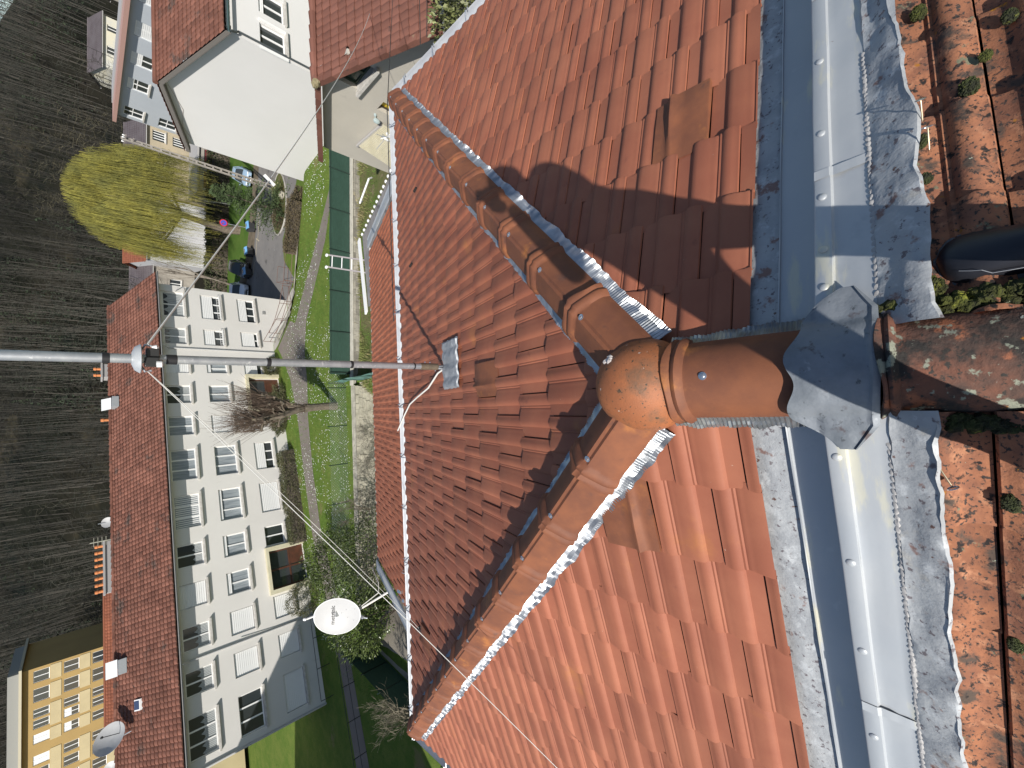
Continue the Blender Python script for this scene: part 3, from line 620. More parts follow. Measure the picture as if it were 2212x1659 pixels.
class Wall:
    """a vertical wall with openings; o: origin at floor level, a: unit along, n: outward normal"""
    def __init__(s, o, a, n, parent): s.o = Vector(o); s.a = Vector(a).normalized(); s.n = Vector(n).normalized(); s.parent = parent
    def p(s, u, z, d=0): return s.o + s.a*u + Vector((0,0,z)) + s.n*d
    def wall(s, u0, u1, z0, z1, ops, m, name='wall', dep=.2):
        us = sorted({u0, u1, *[q for o in ops for q in (o[0], o[1])]}); zs = sorted({z0, z1, *[q for o in ops for q in (o[2], o[3])]}); mb = MB()
        for a, b in zip(us, us[1:]):
            for c, d in zip(zs, zs[1:]):
                um, zm = (a+b)/2, (c+d)/2
                if any(o[0] < um < o[1] and o[2] < zm < o[3] for o in ops): continue
                mb.quad(s.p(a,c), s.p(b,c), s.p(b,d), s.p(a,d))
        for o in ops:
            a, b, c, d = o[:4]
            for q in ((a,c,b,c),(b,c,b,d),(b,d,a,d),(a,d,a,c)): mb.quad(s.p(q[0],q[1]), s.p(q[2],q[3]), s.p(q[2],q[3],-dep), s.p(q[0],q[1],-dep))
        return mb.build(name, m, s.parent, merge=True)
    def bx(s, mb, u0, u1, z0, z1, d0, d1):
        mb.box8([s.p(u0,z0,d0), s.p(u1,z0,d0), s.p(u1,z0,d1), s.p(u0,z0,d1), s.p(u0,z1,d0), s.p(u1,z1,d0), s.p(u1,z1,d1), s.p(u0,z1,d1)])
    def window(s, a, b, c, d, panes=2, shut=0.0, dep=.2, glass=None, curt=0, sill=True, frame=None, box=False, horiz=None, slat=0, skew=0, name='window'):
        f = MB(); fw = .06; fr = frame or FRAME
        s.bx(f, a, a+fw, c, d, -dep, -dep+.06); s.bx(f, b-fw, b, c, d, -dep, -dep+.06); s.bx(f, a+fw, b-fw, c, c+fw+.02, -dep, -dep+.06); s.bx(f, a+fw, b-fw, d-fw, d, -dep, -dep+.06)
        for k in range(1, panes):
            u = a + (b-a)*k/panes; s.bx(f, u-.045, u+.045, c+fw+.02, d-fw, -dep, -dep+.065)
        if horiz:
            for k in range(panes):
                u0 = a+(b-a)*k/panes+.05; u1 = a+(b-a)*(k+1)/panes-.05; s.bx(f, u0, u1, c+(d-c)*horiz-.03, c+(d-c)*horiz+.03, -dep, -dep+.055)
        w_ = f.build(name, fr, s.parent)
        g = MB(); g.quad(s.p(a+.02,c+.02,-dep+.02), s.p(b-.02,c+.02,-dep+.02), s.p(b-.02,d-.02,-dep+.02), s.p(a+.02,d-.02,-dep+.02)); g.build('pane', glass or GLASS, w_)
        if curt:
            q = MB()
            for k in range(panes):
                u0 = a+(b-a)*k/panes+.07; u1 = a+(b-a)*(k+1)/panes-.07; q.grid(lambda u, v, u0=u0, u1=u1: s.p(u0+(u1-u0)*u, c+.09+(d-c)*curt*v*(1-.28*abs(math.sin(u*5+k))), -dep+.026+.008*math.sin(u*40)), 24, 3)
            q.build('curtain', CURT, w_)
        if sill:
            q = MB(); s.bx(q, a-.12, b+.12, c-.09, c-.004, -.01, .17); s.bx(q, a+.01, b-.01, c-.004, c+.02, -dep+.06, .10); q.build('sill', SILL, w_)
        if shut > 0:
            q = MB(); z0 = d-(d-c)*shut; n = max(3, int((d-z0)/.11))
            for k in range(n):
                za = d-(d-z0)*k/n; zb2 = d-(d-z0)*(k+1)/n
                q.quad(s.p(a+.03,za,-.09), s.p(b-.03,za,-.09), s.p(b-.03,zb2+.012,-.075), s.p(a+.03,zb2+.012,-.075)); q.quad(s.p(a+.03,zb2+.012,-.075), s.p(b-.03,zb2+.012,-.075), s.p(b-.03,zb2,-.09), s.p(a+.03,zb2,-.09))
            q.build('shutter', SHUT, w_)
        if box:
            q = MB(); s.bx(q, a-.03, b+.03, c+.05, c+.12, .14, .16); s.bx(q, a-.03, b+.03, c+.28, c+.30, .14, .16)
            k = a-.03
            while k < b: s.bx(q, k, k+.015, c, c+.30, .145, .16); k += .16
            q.build('guard_rail', FRAME, w_)
        if slat:
            q = MB(); k = a+.1
            while k < b-.1:
                s.bx(q, k, k+.05, c+.1, d-.1, -dep+.025, -dep+.04); k += .13
            q.build('blind', FRAME, w_)
        return w_
# ---- long white apartment block
AO = Vector((10.578,42.408,-12.1)); ad = Vector((-.9338,-.3577,0)).normalized(); an = Vector((.3577,-.9338,0)).normalized()
apt = thing('apartment_block', AO, 0, 'long white three-storey apartment block with a brown tiled roof across the lawn', 'apartment block')
Wn = Wall(AO, ad, an, apt); BL = 33.0
r1 = [(.62,2.86,7.78,9.23),(3.9,5.31,7.78,9.23),(6.86,7.79,7.78,9.23),(8.82,10.25,7.78,9.23),(11.28,12.72,7.78,9.22),(13.8,16.0,7.78,9.21),(17.06,19.28,7.78,9.2),(20.33,21.75,7.78,9.2),(22.8,24.24,7.78,9.2),(25.3,26.66,7.78,9.18),(27.78,29.12,7.78,9.18),(30.2,32.36,7.78,9.18)]
r2_ = [(.6,2.85,5.32,6.7),(3.88,5.3,5.32,6.69),(6.86,7.77,5.32,6.68),(8.84,10.22,5.32,6.68),(11.3,12.72,5.32,6.7),(13.79,15.98,5.32,6.7),(17.04,19.26,5.32,6.69),(20.3,21.75,5.32,6.68),(22.8,24.22,5.32,6.68),(25.25,26.69,5.32,6.69),(27.74,29.16,5.32,6.69),(30.2,32.4,5.32,6.67)]
r3_ = [(.56,2.8,2.8,4.11),(3.85,5.24,2.8,4.12),(6.85,7.86,2.8,4.13),(13.76,15.92,2.82,4.13),(17.02,19.24,2.82,4.12),(20.3,21.69,2.82,4.12),(25.18,26.64,2.82,4.1),(27.67,29.1,2.82,4.09),(30.13,32.36,2.82,4.09)]
doors = [(8.25,10.85,1.72,4.0),(22.1,24.75,1.72,4.1)]
Wn.wall(0, BL, 0-.6, 9.45, r1+r2_+r3_+doors, WHITE)
st1 = [dict(panes=2,shut=.12,curt=.86),dict(panes=2,shut=.10,curt=.86),dict(panes=1,shut=.98),dict(panes=2,curt=.5),dict(panes=2,glass=GLASSC),dict(panes=3,glass=GLASSC),dict(panes=3,slat=1,glass=GLASSC),dict(panes=2,curt=.35),dict(panes=2,shut=.97),dict(panes=2,curt=.5),dict(panes=2,curt=.5),dict(panes=3,curt=.5)]
st2 = [dict(panes=3,shut=.60,box=True),dict(panes=2,shut=.55,box=True),dict(panes=2,glass=GLASSC,shut=.2),dict(panes=2,glass=GLASSC),dict(panes=2,shut=.95),dict(panes=3,glass=GLASSC),dict(panes=3,shut=.14,glass=GLASSC),dict(panes=2,shut=.16,glass=GLASSC),dict(panes=2,glass=GLASSC,shut=.2),dict(panes=2,shut=.97),dict(panes=2,shut=.97),dict(panes=3)]
st3 = [dict(panes=3,shut=.52),dict(panes=2,shut=.78),dict(panes=1,shut=.72),dict(panes=3,shut=.55),dict(panes=2,shut=.97),dict(panes=2),dict(panes=2,shut=.97),dict(panes=2,shut=.98),dict(panes=3,shut=.98)]
for rows, sts in ((r1, st1), (r2_, st2), (r3_, st3)):
    for o_, st in zip(rows, sts): Wn.window(*o_, **st)
# entrances with cream surround, lintel slab and dark glazed doors
CREAM = mat('cream_stone', (.62,.58,.42), .85, var=(.55,.50,.34), vs=2)
WOODD = mat('brown_door_wood', (.10,.035,.02), .5, var=(.06,.025,.015), vs=3)
for (a, b, c, d) in doors:
    q = MB(); Wn.bx(q, a-.28, a, c, d+.18, -.02, .34); Wn.bx(q, b, b+.28, c, d+.18, -.02, .34); Wn.bx(q, a, b, d, d+.18, -.02, .34); dr = q.build('door_surround', CREAM, apt)
    q = MB(); 
    for u in (a, (a+b)/2-.05, b-.12): Wn.bx(q, u, u+.12, c, d, -.20, -.13)
    Wn.bx(q, a+.12, b-.12, c+.95, c+1.05, -.20, -.135); Wn.bx(q, a+.12, b-.12, d-.12, d, -.20, -.135); Wn.bx(q, a+.12, a+(b-a)*.45, c, c+.95, -.19, -.15); dd_ = q.build('door', WOODD, apt)
    q = MB(); q.quad(Wn.p(a,c,-.17), Wn.p(b,c,-.17), Wn.p(b,d,-.17), Wn.p(a,d,-.17)); q.build('pane', GLASS, dd_)
    q = MB(); Wn.bx(q, a-.5, b+.5, c-.35, c-.02, .0, .9); q.build('doorstep', SILL, apt)
# other walls
BD = 10.0
q = MB()
P0 = Wn.p(0,-.6); P1 = Wn.p(BL,-.6); up = Vector((0,0,10.05)); bk = -an*BD
q.quad(P0+bk, P0, P0+up, P0+bk+up); q.quad(P1, P1+bk, P1+bk+up, P1+up); q.quad(P1+bk, P0+bk, P0+bk+up, P1+bk+up)
q.add([P0+up, P0+bk+up, P0+bk*.5+Vector((0,0,12.35))], [(0,1,2)]); q.add([P1+up, P1+bk+up, P1+bk*.5+Vector((0,0,12.35))], [(0,1,2)])
q.build('wall', WHITE, apt)
# projecting base of the gable wall's wires, eave boards, gutter, roof
q = MB(); Wn.bx(q, -.55, BL+.55, 9.36, 9.44, -.4, .62); q.build('eave_board', mat('grey_eave', (.33,.32,.30), .85), apt)
D_ = (an*5.65 + Vector((0,0,-2.42))); slope_tiles('roof_slope', Wn.p(-.62,11.93,-5.0), ad, D_, BL+1.3, D_.length, RT1, apt, .30, .36, .035, .045)
D_ = (-an*5.65 + Vector((0,0,-2.42))); slope_tiles('roof_slope', Wn.p(-.62,11.93,-5.0), ad, D_, BL+1.3, D_.length, RT1, apt, 1.2, 1.0)
q = MB(); k = -.62
while k < BL+.6: q.tube([Wn.p(k,11.95,-5.0), Wn.p(k+.40,11.985,-5.0)], [.11,.125], 8, tint=rnd.random()); k += .40
q.build('ridge_tiles', RT1, apt)
g = gutter('gutter', Wn.p(-.66,9.43,.60), Wn.p(BL+.6,9.43,.60), an, apt, r=.07, m=mat('dark_gutter',(.30,.31,.32),.5,.3))
for (u, z0) in ((5.75,1.7),(27.2,1.6),(32.9,1.7)):
    q = MB(); q.tube([Wn.p(u,9.36,.62), Wn.p(u,9.2,.5), Wn.p(u,8.95,.10), Wn.p(u,8.7,.08), Wn.p(u,z0,.08)], .05, 8); q.build('downpipe', mat('pipe_grey',(.45,.45,.44),.5) , apt)
q = MB(); q.tube([Wn.p(26.95+.0,6.2,.03), Wn.p(27.25,1.6,.03)], .02, 6); q.build('cable', CABLE, apt)
for (sx, bk2, w2) in ((8.35,-4.45,.8),(26.3,-4.35,.85)):     # raised roof hatches
    base = Wn.p(sx, 0, bk2); zt = 11.93 - .428*(5.0+bk2) 
    q = MB(); Wn.bx(q, sx-w2/2, sx+w2/2, zt-.15, zt+.22, bk2-.1, bk2+.55); h_ = q.build('roof_hatch', mat('hatch_metal',(.42,.45,.46),.5,.4), apt)
    q = MB(); a0 = Wn.p(sx-w2/2-.05, zt+.26, bk2+.10); a1 = Wn.p(sx+w2/2+.05, zt+.26, bk2+.10); up_ = Vector((0,0,.52)) - an*.36
    q.extr([a0, a1, a1+up_, a0+up_], an*.06); q.build('hatch_lid', mat('pale_lid',(.66,.68,.68),.5), h_)
q = MB(); zt = 11.93-.428*1.9; q.box8([Wn.p(28.35,zt-.05+.0,-3.1),Wn.p(28.95,zt-.05,-3.1),Wn.p(28.95,zt-.27,-2.6),Wn.p(28.35,zt-.27,-2.6),Wn.p(28.35,zt+.14,-3.1),Wn.p(28.95,zt+.14,-3.1),Wn.p(28.95,zt-.08,-2.6),Wn.p(28.35,zt-.08,-2.6)]); sk_ = q.build('skylight', FRAME, apt)
q = MB(); q.quad(Wn.p(28.42,zt+.130,-3.05),Wn.p(28.88,zt+.130,-3.05),Wn.p(28.88,zt-.058,-2.65),Wn.p(28.42,zt-.058,-2.65)); q.v = [(a, b, c+.012) for a, b, c in q.v]; q.build('pane', mat('blue_glass',(.05,.07,.13),.1), sk_)
# chimneys behind the ridge with clay pots
POT = mat('clay_pot', (.55,.20,.07), .8); CONC = mat('grey_chimney', (.36,.35,.34), .9)
for (u, w2, n) in ((5.0,1.1,2),(19.9,3.4,8)):
    q = MB(); Wn.bx(q, u-w2/2, u+w2/2, 11.3, 12.35, -6.3, -5.6); Wn.bx(q, u-w2/2-.08, u+w2/2+.08, 12.35, 12.45, -6.38, -5.52); ch = q.build('chimney', CONC, apt)
    for k in range(n):
        q = MB(); uu = u-w2/2+(k+.5)*w2/n; q.lathe(Wn.p(uu,12.45,-5.95), [(.10,0),(.09,.25),(.12,.27),(.10,.40),(.08,.41),(0,.41)], 10); q.build('chimney_pot', POT, ch)
q = MB(); q.lathe(Wn.p(9.3,11.9,-5.3), [(.10,0),(.10,.42),(.13,.44),(.12,.6),(0,.6)], 10); q.build('roof_vent', POT, apt)
# small lamp box and the cable bracket on the facade
q = MB(); Wn.bx(q, 1.55, 1.85, 2.0, 2.2, 0, .06); q.build('wall_vent', mat('vent_grey',(.28,.28,.27),.7), apt)
q = MB(); q.tube([Wn.p(.55,8.3,0), Wn.p(.5,8.2,.35), Wn.p(.35,8.1,.5)], .035, 6); q.blob(Wn.p(.4,7.75,.25), .14, 3, 6, .2, (1.1,1,.5)); q.build('cable_bracket', CONC, apt)
# ---- tall ochre block far left behind
OCH = mat('ochre_render', (.40,.27,.10), .9, var=(.36,.24,.09), vs=.3); OCH2 = mat('sand_band', (.52,.43,.25), .9, var=(.46,.38,.22), vs=.5)
yb = thing('apartment_block', (-31.9,84.7,GZ), 0, 'tall ochre apartment block with rows of white windows far behind the roofs', 'apartment block')
Wy = Wall((-31.9,84.7,GZ), (-.992,.02,0), (-.02,-.992,0), yb); ops = []; zt = 6.66-GZ
us = [(.4,1.9),(2.7,4.4),(5.3,6.4),(6.7,7.8),(8.5,9.7),(11.2,12.4),(12.9,14.2),(15,16.4),(17,18.4),(19.4,20.6),(21.5,22.8),(23.5,25)]
for k in range(5):
    z1 = zt-.95-2.72*k
    for i, (a, b) in enumerate(us): ops.append((a, b, z1-1.45, z1, k, i))
Wy.wall(0, 26, 0, zt, [o[:4] for o in ops], OCH)
ry = random.Random(4)
for a, b, c, d, k, i in ops: Wy.window(a, b, c, d, panes=2, shut=ry.choice([0,0,0,.95,.5,0]), sill=False, dep=.12, horiz=None)
q = MB()
for a, b in ((.2,2.1),(2.5,4.6),(5.1,8.0),(8.3,9.9),(11.0,14.4),(14.8,16.6),(16.9,20.8),(21.3,25.2)):
    for k in range(5):
        z1 = zt-.95-2.72*k; Wy.bx(q, a, b, z1-2.50, z1-1.5, .0, .05)
q.build('facade_band', OCH2, yb)
q = MB(); P0 = Wy.p(0,0); P1 = Wy.p(26,0); bk = Vector((-.06,10,0)); up = Vector((0,0,zt)); q.quad(P0+bk,P0,P0+up,P0+bk+up); q.quad(P1,P1+bk,P1+bk+up,P1+up); q.quad(P1+bk,P0+bk,P0+bk+up,P1+bk+up); q.build('wall', OCH, yb, merge=True)
q = MB(); Wy.bx(q, -.5, 26.5, zt, zt+.25, -10.4, .6); q.build('roof_edge', mat('sand_edge',(.50,.45,.33),.9), yb)
q = MB(); Wy.bx(q, .2, 25.5, zt+.25, zt+1.25, -9.6, -.3); q.build('roof', mat('grey_felt',(.27,.27,.25),.9), yb)
# ---- low row of orange roofs between them
def gable_block(lab, cat, o, a, L, Dp, ze_, rise, wm, rm, n=None, wins=(), name='house', over=.4, cl=.4, cw=.3, g=None):
    a = Vector(a).normalized(); n = Vector((a.y,-a.x,0)) if n is None else Vector(n).normalized(); o = Vector(o)
    if n.y > 0 and abs(n.y) > .3: n = -n
    t = thing(name, o, 0, lab, cat, g); Wl = Wall(o, a, n, t)
    Wl.wall(0, L, -.8, ze_, [w_[:4] for w_ in wins], wm)
    for w_ in wins: Wl.window(*w_[:4], **(w_[4] if len(w_) > 4 else {}))
    P0 = Wl.p(0,-.8); P1 = Wl.p(L,-.8); bk = -n*Dp; up = Vector((0,0,ze_+.8)); q = MB(); rz = Vector((0,0,ze_+.8+rise))
    q.quad(P0+bk,P0,P0+up,P0+bk+up); q.quad(P1,P1+bk,P1+bk+up,P1+up); q.quad(P1+bk,P0+bk,P0+bk+up,P1+bk+up)
    q.add([P0+up,P0+bk+up,P0+bk*.5+rz],[(0,1,2)]); q.add([P1+up,P1+bk+up,P1+bk*.5+rz],[(0,1,2)]); q.build('wall', wm, t)
    sl = rise/(Dp/2)
    for sg in (1, -1):
        D_ = n*sg*(Dp/2+over) + Vector((0,0,-sl*(Dp/2+over))); slope_tiles('roof_slope', Wl.p(-over, ze_+rise+.06, -Dp/2), a, D_, L+2*over, D_.length, rm, t, cw, cl, .03, .03)
    q = MB(); q.tube([Wl.p(-over,ze_+rise+.07,-Dp/2), Wl.p(L+over,ze_+rise+.07,-Dp/2)], .12, 7); q.build('ridge_tiles', rm, t)
    for sg in (1,-1):
        q = MB(); Wl.bx(q, -over, L+over, ze_-sl*over-.06, ze_-sl*over+.04, (over if sg > 0 else -Dp-over)-.03, (over if sg > 0 else -Dp-over)+.03); q.build('eave_board', CONC, t)
    return t, Wl
gable_block('low house with a bright orange roof left of the ochre block, behind the brown roof', 'house', (-15.5,56.5,-9.2), (-1,-.28,0), 13.5, 8, 6.6, 2.3, OCH2, RT3)
gable_block('second low orange-roofed house at the lower left picture corner, behind the brown roof', 'house', (-33.0,50.6,-9.2), (-1,-.28,0), 14, 8, 6.6, 2.3, OCH2, RT3)
# ---- white gable house beyond the lane
GL = Vector((18.12,33.73,GZ)); gd = Vector((.0872,-.9962,0)); gn = Vector((-.9962,-.0872,0))
gh = thing('house', GL, 0, 'blank white gable-end house with grey eaves beside the lane, right of the willow', 'house')
Wg = Wall(GL, gd, gn, gh); WG = mat('plain_white_render', (.66,.65,.63), .92, var=(.63,.62,.60), vs=.25, bump=.004, bs=30)
Lg = 10.35; ez = 6.85; pz = 8.72; dp = 11
q = MB(); q.add([Wg.p(0,-2),Wg.p(Lg,-2),Wg.p(Lg,ez),Wg.p(Lg/2,pz),Wg.p(0,ez)],[(0,1,2,3,4)]); q.build('wall', WG, gh)
q = MB(); bk = -gn*dp; q.quad(Wg.p(0,-2)+bk, Wg.p(0,-2), Wg.p(0,ez), Wg.p(0,ez)+bk); q.quad(Wg.p(Lg,-2)+bk, Wg.p(0,-2)+bk, Wg.p(0,ez)+bk, Wg.p(Lg,ez)+bk); q.build('wall', WG, gh)
Ws = Wall(Wg.p(Lg,0), -gn, gd, gh)
sw = [(.25,1.45,4.1,5.35),(2.1,3.4,4.1,5.35),(5.2,6.4,4.1,5.35),(.4,1.6,1.2,2.6),(4.6,6.0,1.2,2.6)]
Ws.wall(0, dp, -2, ez, sw, WG)
Ws.window(*sw[0], panes=2); Ws.window(*sw[1], panes=2, shut=.2); Ws.window(*sw[2], panes=2, shut=.5); Ws.window(*sw[3], panes=2, shut=.5); Ws.window(*sw[4], panes=2)
for u in (-.1, 1.5):
    q = MB(); Ws.bx(q, u, u+.14, 4.0, 5.4, .02, .10); q.build('shutter', FRAME, gh)
sl = (pz-ez)/(Lg/2); ov = .35; vo = .42
for sg, u0 in ((1, Lg/2), (-1, Lg/2)):
    D_ = gd*sg*(Lg/2+ov) + Vector((0,0,-sl*(Lg/2+ov))); P = Wg.p(Lg/2, pz+.28, vo)
    slope_tiles('roof_slope', P, -gn, D_, dp+2*vo, D_.length, RT1, gh, .30, .36, .035, .04)
    q = MB(); e0 = Wg.p(Lg/2, pz+.22, vo); d2 = D_.normalized(); q.extr([e0, e0+D_, e0+D_+Vector((0,0,-.20)), e0+Vector((0,0,-.20))], gn*.03*-1); q.build('verge_board', mat('dark_verge',(.16,.145,.13),.8), gh)
    q = MB(); e1 = Wg.p(Lg/2, pz+.03, vo); q.extr([e1, e1+D_, e1+D_+Vector((0,0,-.03)), e1+Vector((0,0,-.03))], -gn*(vo)); q.build('soffit', mat('dark_soffit',(.15,.135,.12),.85), gh)
q = MB(); q.tube([Wg.p(Lg/2,pz+.33,vo+.05), Wg.p(Lg/2,pz+.33,-dp)], .13, 8); q.build('ridge_tiles', RT1, gh)
gutter('gutter', Wg.p(Lg+ov-.02,ez+.02,vo), Wg.p(Lg+ov-.02,ez+.02,-dp), gd, gh, r=.08, m=mat('teal_gutter',(.09,.14,.14),.4,.3))
q = MB(); q.tube([Wg.p(Lg+ov+.05,ez-.08,vo-.1), Wg.p(Lg+ov-.1,ez-.35,vo-.3), Wg.p(Lg+.08,ez-.5,-.15), Wg.p(Lg+.08,-1,-.15)], .055, 8); q.build('downpipe', mat('black_pipe',(.06,.07,.075),.4), gh)
q = MB(); q.tube([Wg.p(.7,ez+.0,.02), Wg.p(1.6,ez+.55,.02), Wg.p(3.2,ez+.75,.02), Wg.p(5.1,pz-.1,.02)], .012, 5); q.build('cable', mat('faded_wire',(.45,.38,.33),.8), gh)
# ---- near house with the dark red roof
X2 = 10.0; h2 = thing('house', (X2,12,GZ), 0, 'cream rendered house with a dark red tiled gable roof, nearest on the right', 'house')
W2 = Wall((X2,15.98-.35,GZ), (0,-1,0), (-1,0,0), h2); L2 = 7.1; ez2 = 5.40; pz2 = 6.86
op2 = [(3.5,4.62,5.80,6.0),(3.52,4.66,4.80,5.72)]
CR2 = mat('cream_wall', (.50,.465,.40), .93, var=(.46,.43,.37), vs=.7, bump=.006, bs=18, spots=[((.40,.37,.32), 2.2, .60, .2)])
a, b, c, d_ = .98+3.48-1.0, 4.65, 5.80, 6.60
opn = [(3.62,4.72,5.80,6.62),(3.22,3.66,4.27,4.93)]
us = [0, 3.22, 3.62, 3.66, 4.72, L2]
def gab(u): return ez2 + (pz2-ez2)*(1-abs(u-L2/2)/(L2/2))
q = MB(); cells = sorted({0,3.22,3.62,3.66,4.72,L2/2,L2})
for u0, u1 in zip(cells, cells[1:]):
    um = (u0+u1)/2; cuts = [(-1, None)]
    holes = sorted([(o[2], o[3]) for o in opn if o[0] < um < o[1]]); z = -1
    for (c0, c1) in holes:
        q.quad(W2.p(u0,z), W2.p(u1,z), W2.p(u1,c0), W2.p(u0,c0)); z = c1
    q.quad(W2.p(u0,z), W2.p(u1,z), W2.p(u1,gab(u1)), W2.p(u0,gab(u0)))
for (a, b, c, d_) in opn:
    for r_ in ((a,c,b,c),(b,c,b,d_),(b,d_,a,d_),(a,d_,a,c)): q.quad(W2.p(r_[0],r_[1]), W2.p(r_[2],r_[3]), W2.p(r_[2],r_[3],-.2), W2.p(r_[0],r_[1],-.2))
q.build('wall', CR2, h2)
W2.window(*opn[0], panes=2, frame=mat('dark_green_frame',(.03,.05,.03),.4), glass=mat('green_glass',(.035,.055,.04),.15))
W2.window(*opn[1], panes=1, frame=mat('dark_frame',(.05,.035,.02),.5), glass=mat('yellow_panel',(.55,.40,.03),.5), sill=True)
q = MB()
for side in (0, L2):
    q.quad(W2.p(side,-1), W2.p(side,-1)+Vector((11,0,0)), W2.p(side,ez2)+Vector((11,0,0)), W2.p(side,ez2))
q.quad(W2.p(0,-1)+Vector((11,0,0)), W2.p(L2,-1)+Vector((11,0,0)), W2.p(L2,ez2)+Vector((11,0,0)), W2.p(0,ez2)+Vector((11,0,0)))
q.build('wall', CR2, h2, merge=True)
sl2 = (pz2-ez2)/(L2/2)*1.0; ov2 = .30; vo2 = .42
for sg in (1, -1):
    D_ = Vector((0,-sg,0))*(L2/2+ov2) + Vector((0,0,-sl2*(L2/2+ov2))); P = W2.p(L2/2, pz2+.15, vo2)
    slope_tiles('roof_slope', P, (1,0,0), D_, 11.5, D_.length, RT2, h2, .235, .30, .03, .03)
    # verge tiles hang over the gable edge
    q = MB(); n = 13
    for k in range(n):
        p0 = P + D_*(k/n) + Vector((-.03,0,.045)); p1 = P + D_*((k+1)/n) + Vector((-.03,0,.075))
        q.box8([p0+Vector((0,0,-.16)), p1+Vector((0,0,-.19)), p1+Vector((.16,0,-.19)), p0+Vector((.16,0,-.16)), p0, p1, p1+Vector((.16,0,0)), p0+Vector((.16,0,0))], rnd.random())
    q.build('verge_tiles', RT2, h2)
    q = MB(); q.extr([P+Vector((.1,0,-.06)), P+D_+Vector((.1,0,-.06)), P+D_+Vector((.1,0,-.10)), P+Vector((.1,0,-.10))], (vo2-.05,0,0)); q.build('soffit', mat('dark_soffit2',(.07,.06,.05),.85), h2)
q = MB(); k = 0
while k < 11: q.tube([W2.p(L2/2, pz2+.21, vo2-k), W2.p(L2/2, pz2+.235, vo2-k-.42)], [.095,.11], 9, tint=rnd.random()); k += .42
q.build('ridge_tiles', RT2, h2)
q = MB(); q.blob(W2.p(L2/2, pz2+.18, vo2+.02), .15, 5, 8, .4, (.8,1,.8)); q.build('mortar_cap', mat('mossy_mortar',(.30,.25,.15),.9,var=(.20,.17,.09),vs=9,bump=.02,bs=30), h2)
gutter('gutter', W2.p(L2+ov2,ez2-.02,vo2), W2.p(L2+ov2,ez2-.02,-9), (0,-1,0), h2, r=.07, m=GALV)
q = MB(); q.lathe(W2.p(2.95,4.85,.0), [(.05,0),(.05,.05),(.02,.07),(.02,.16)], 8, axis=(-1,0,0)); q.blob(W2.p(2.95,4.8,.22), .11, 2, 7, .15, (.8,.8,1.1)); q.build('wall_lamp', mat('lamp_glass',(.35,.42,.42),.25), h2)
# corrugated canopy fixed to its wall
cp = thing('canopy', (9.2,13.6,GZ), 0, 'cream corrugated plastic canopy leaning on the cream house beside the fence', 'canopy')
q = MB(); A0 = Vector((9.98,12.93,-5.95)); A1 = Vector((9.98,14.68,-5.84)); B1 = Vector((8.3,12.95,-6.55)); 
A1 = Vector((9.98,14.67,-5.86)); B0 = Vector((7.9,10.6,-6.4)); B1 = Vector((8.35,12.72,-6.25))
def cpf(u, v):
    p = A0.lerp(A1, u).lerp(B0.lerp(B1, u), v); return p + Vector((0,0,.022*math.sin(u*math.pi*2*22)))
q.grid(cpf, 176, 6); q.build('corrugated_sheet', mat('cream_plastic',(.62,.59,.47),.5,var=(.55,.52,.40),vs=2.5), cp)
q = MB(); q.box8([A0+Vector((0,0,-.03)),A1+Vector((0,0,-.03)),A1+Vector((-.07,0,-.03)),A0+Vector((-.07,0,-.03)),A0+Vector((0,0,.05)),A1+Vector((0,0,.05)),A1+Vector((-.07,0,.04)),A0+Vector((-.07,0,.04))]); q.build('wall_strip', CONC, cp)
for p in (B0, B1): q = MB(); q.tube([(p.x+.1,p.y,GZ-.6), (p.x+.1,p.y,p.z-.03)], .04, 6); q.build('post', CONC, cp)
# ---- grey-white apartment block at the top edge
X3 = 30.0; a2 = thing('apartment_block', (X3,55,GZ), 0, 'pale grey apartment block with pinkish eaves behind the blank gable house', 'apartment block')
W3 = Wall((X3,54.9,GZ-1.7), (0,-1,0), (-1,0,0), a2); zt3 = -.95-(GZ-1.7); op3 = []
for k in range(4):
    z1 = zt3-.45-2.6*k
    for (a, b) in ((.45,2.1),(5.2,6.9),(8.9,10.6),(12.6,14.4),(16.4,18),(20,21.6)): op3.append((a,b,z1-1.45,z1,k))
GW = mat('grey_white_render', (.44,.47,.50), .9, var=(.41,.44,.47), vs=.3)
W3.wall(0, 24, 0, zt3, [o[:4] for o in op3], GW)
for i, o in enumerate(op3): W3.window(*o[:4], panes=2, shut=[0,.97,0,.5,0,.3,.97][(i*5)%7], sill=True, dep=.14, horiz=.55)
q = MB(); P1 = W3.p(24,0); P0 = W3.p(0,0); up = Vector((0,0,zt3)); bk = Vector((3.2,0,0)); q.quad(P0+bk,P0,P0+up,P0+bk+up); q.quad(P1,P1+bk,P1+bk+up,P1+up); q.quad(P1+bk,P0+bk,P0+bk+up,P1+bk+up); q.build('wall', GW, a2, merge=True)
q = MB(); W3.bx(q, -.5, 24.5, zt3, zt3+.28, -3.4, .55); q.build('roof_edge', mat('pink_edge',(.40,.24,.20),.9), a2)
q = MB(); W3.bx(q, .2, 24, zt3+.28, zt3+.36, -3.0, -.9); q.build('roof', CONC, a2)
for (a,z) in ((8.0,5.9),(15.2,8.3)):
    q = MB(); q.lathe(W3.p(a, z, .35), [(.42,.10),(.40,.08),(.3,.03),(.15,.01),(0,0)], 16, axis=(-.75,-.5,.3)); q.tube([W3.p(a,z-.4,0), W3.p(a,z-.3,.33)], .03, 5); q.build('wall_dish', mat('grey_dish',(.42,.44,.45),.4), a2)
q = MB(); W3.bx(q, 6.0, 7.0, 4.9, 5.6, 0, .5); q.build('chimney', mat('slate_shaft',(.12,.13,.14),.8), a2)
q = MB(); 
for k in range(3): q.lathe(W3.p(6.2+.3*k, 5.6, .25), [(.13,0),(.11,.4),(.14,.5),(0,.5)], 8)
q.build('chimney_pots', POT, a2)
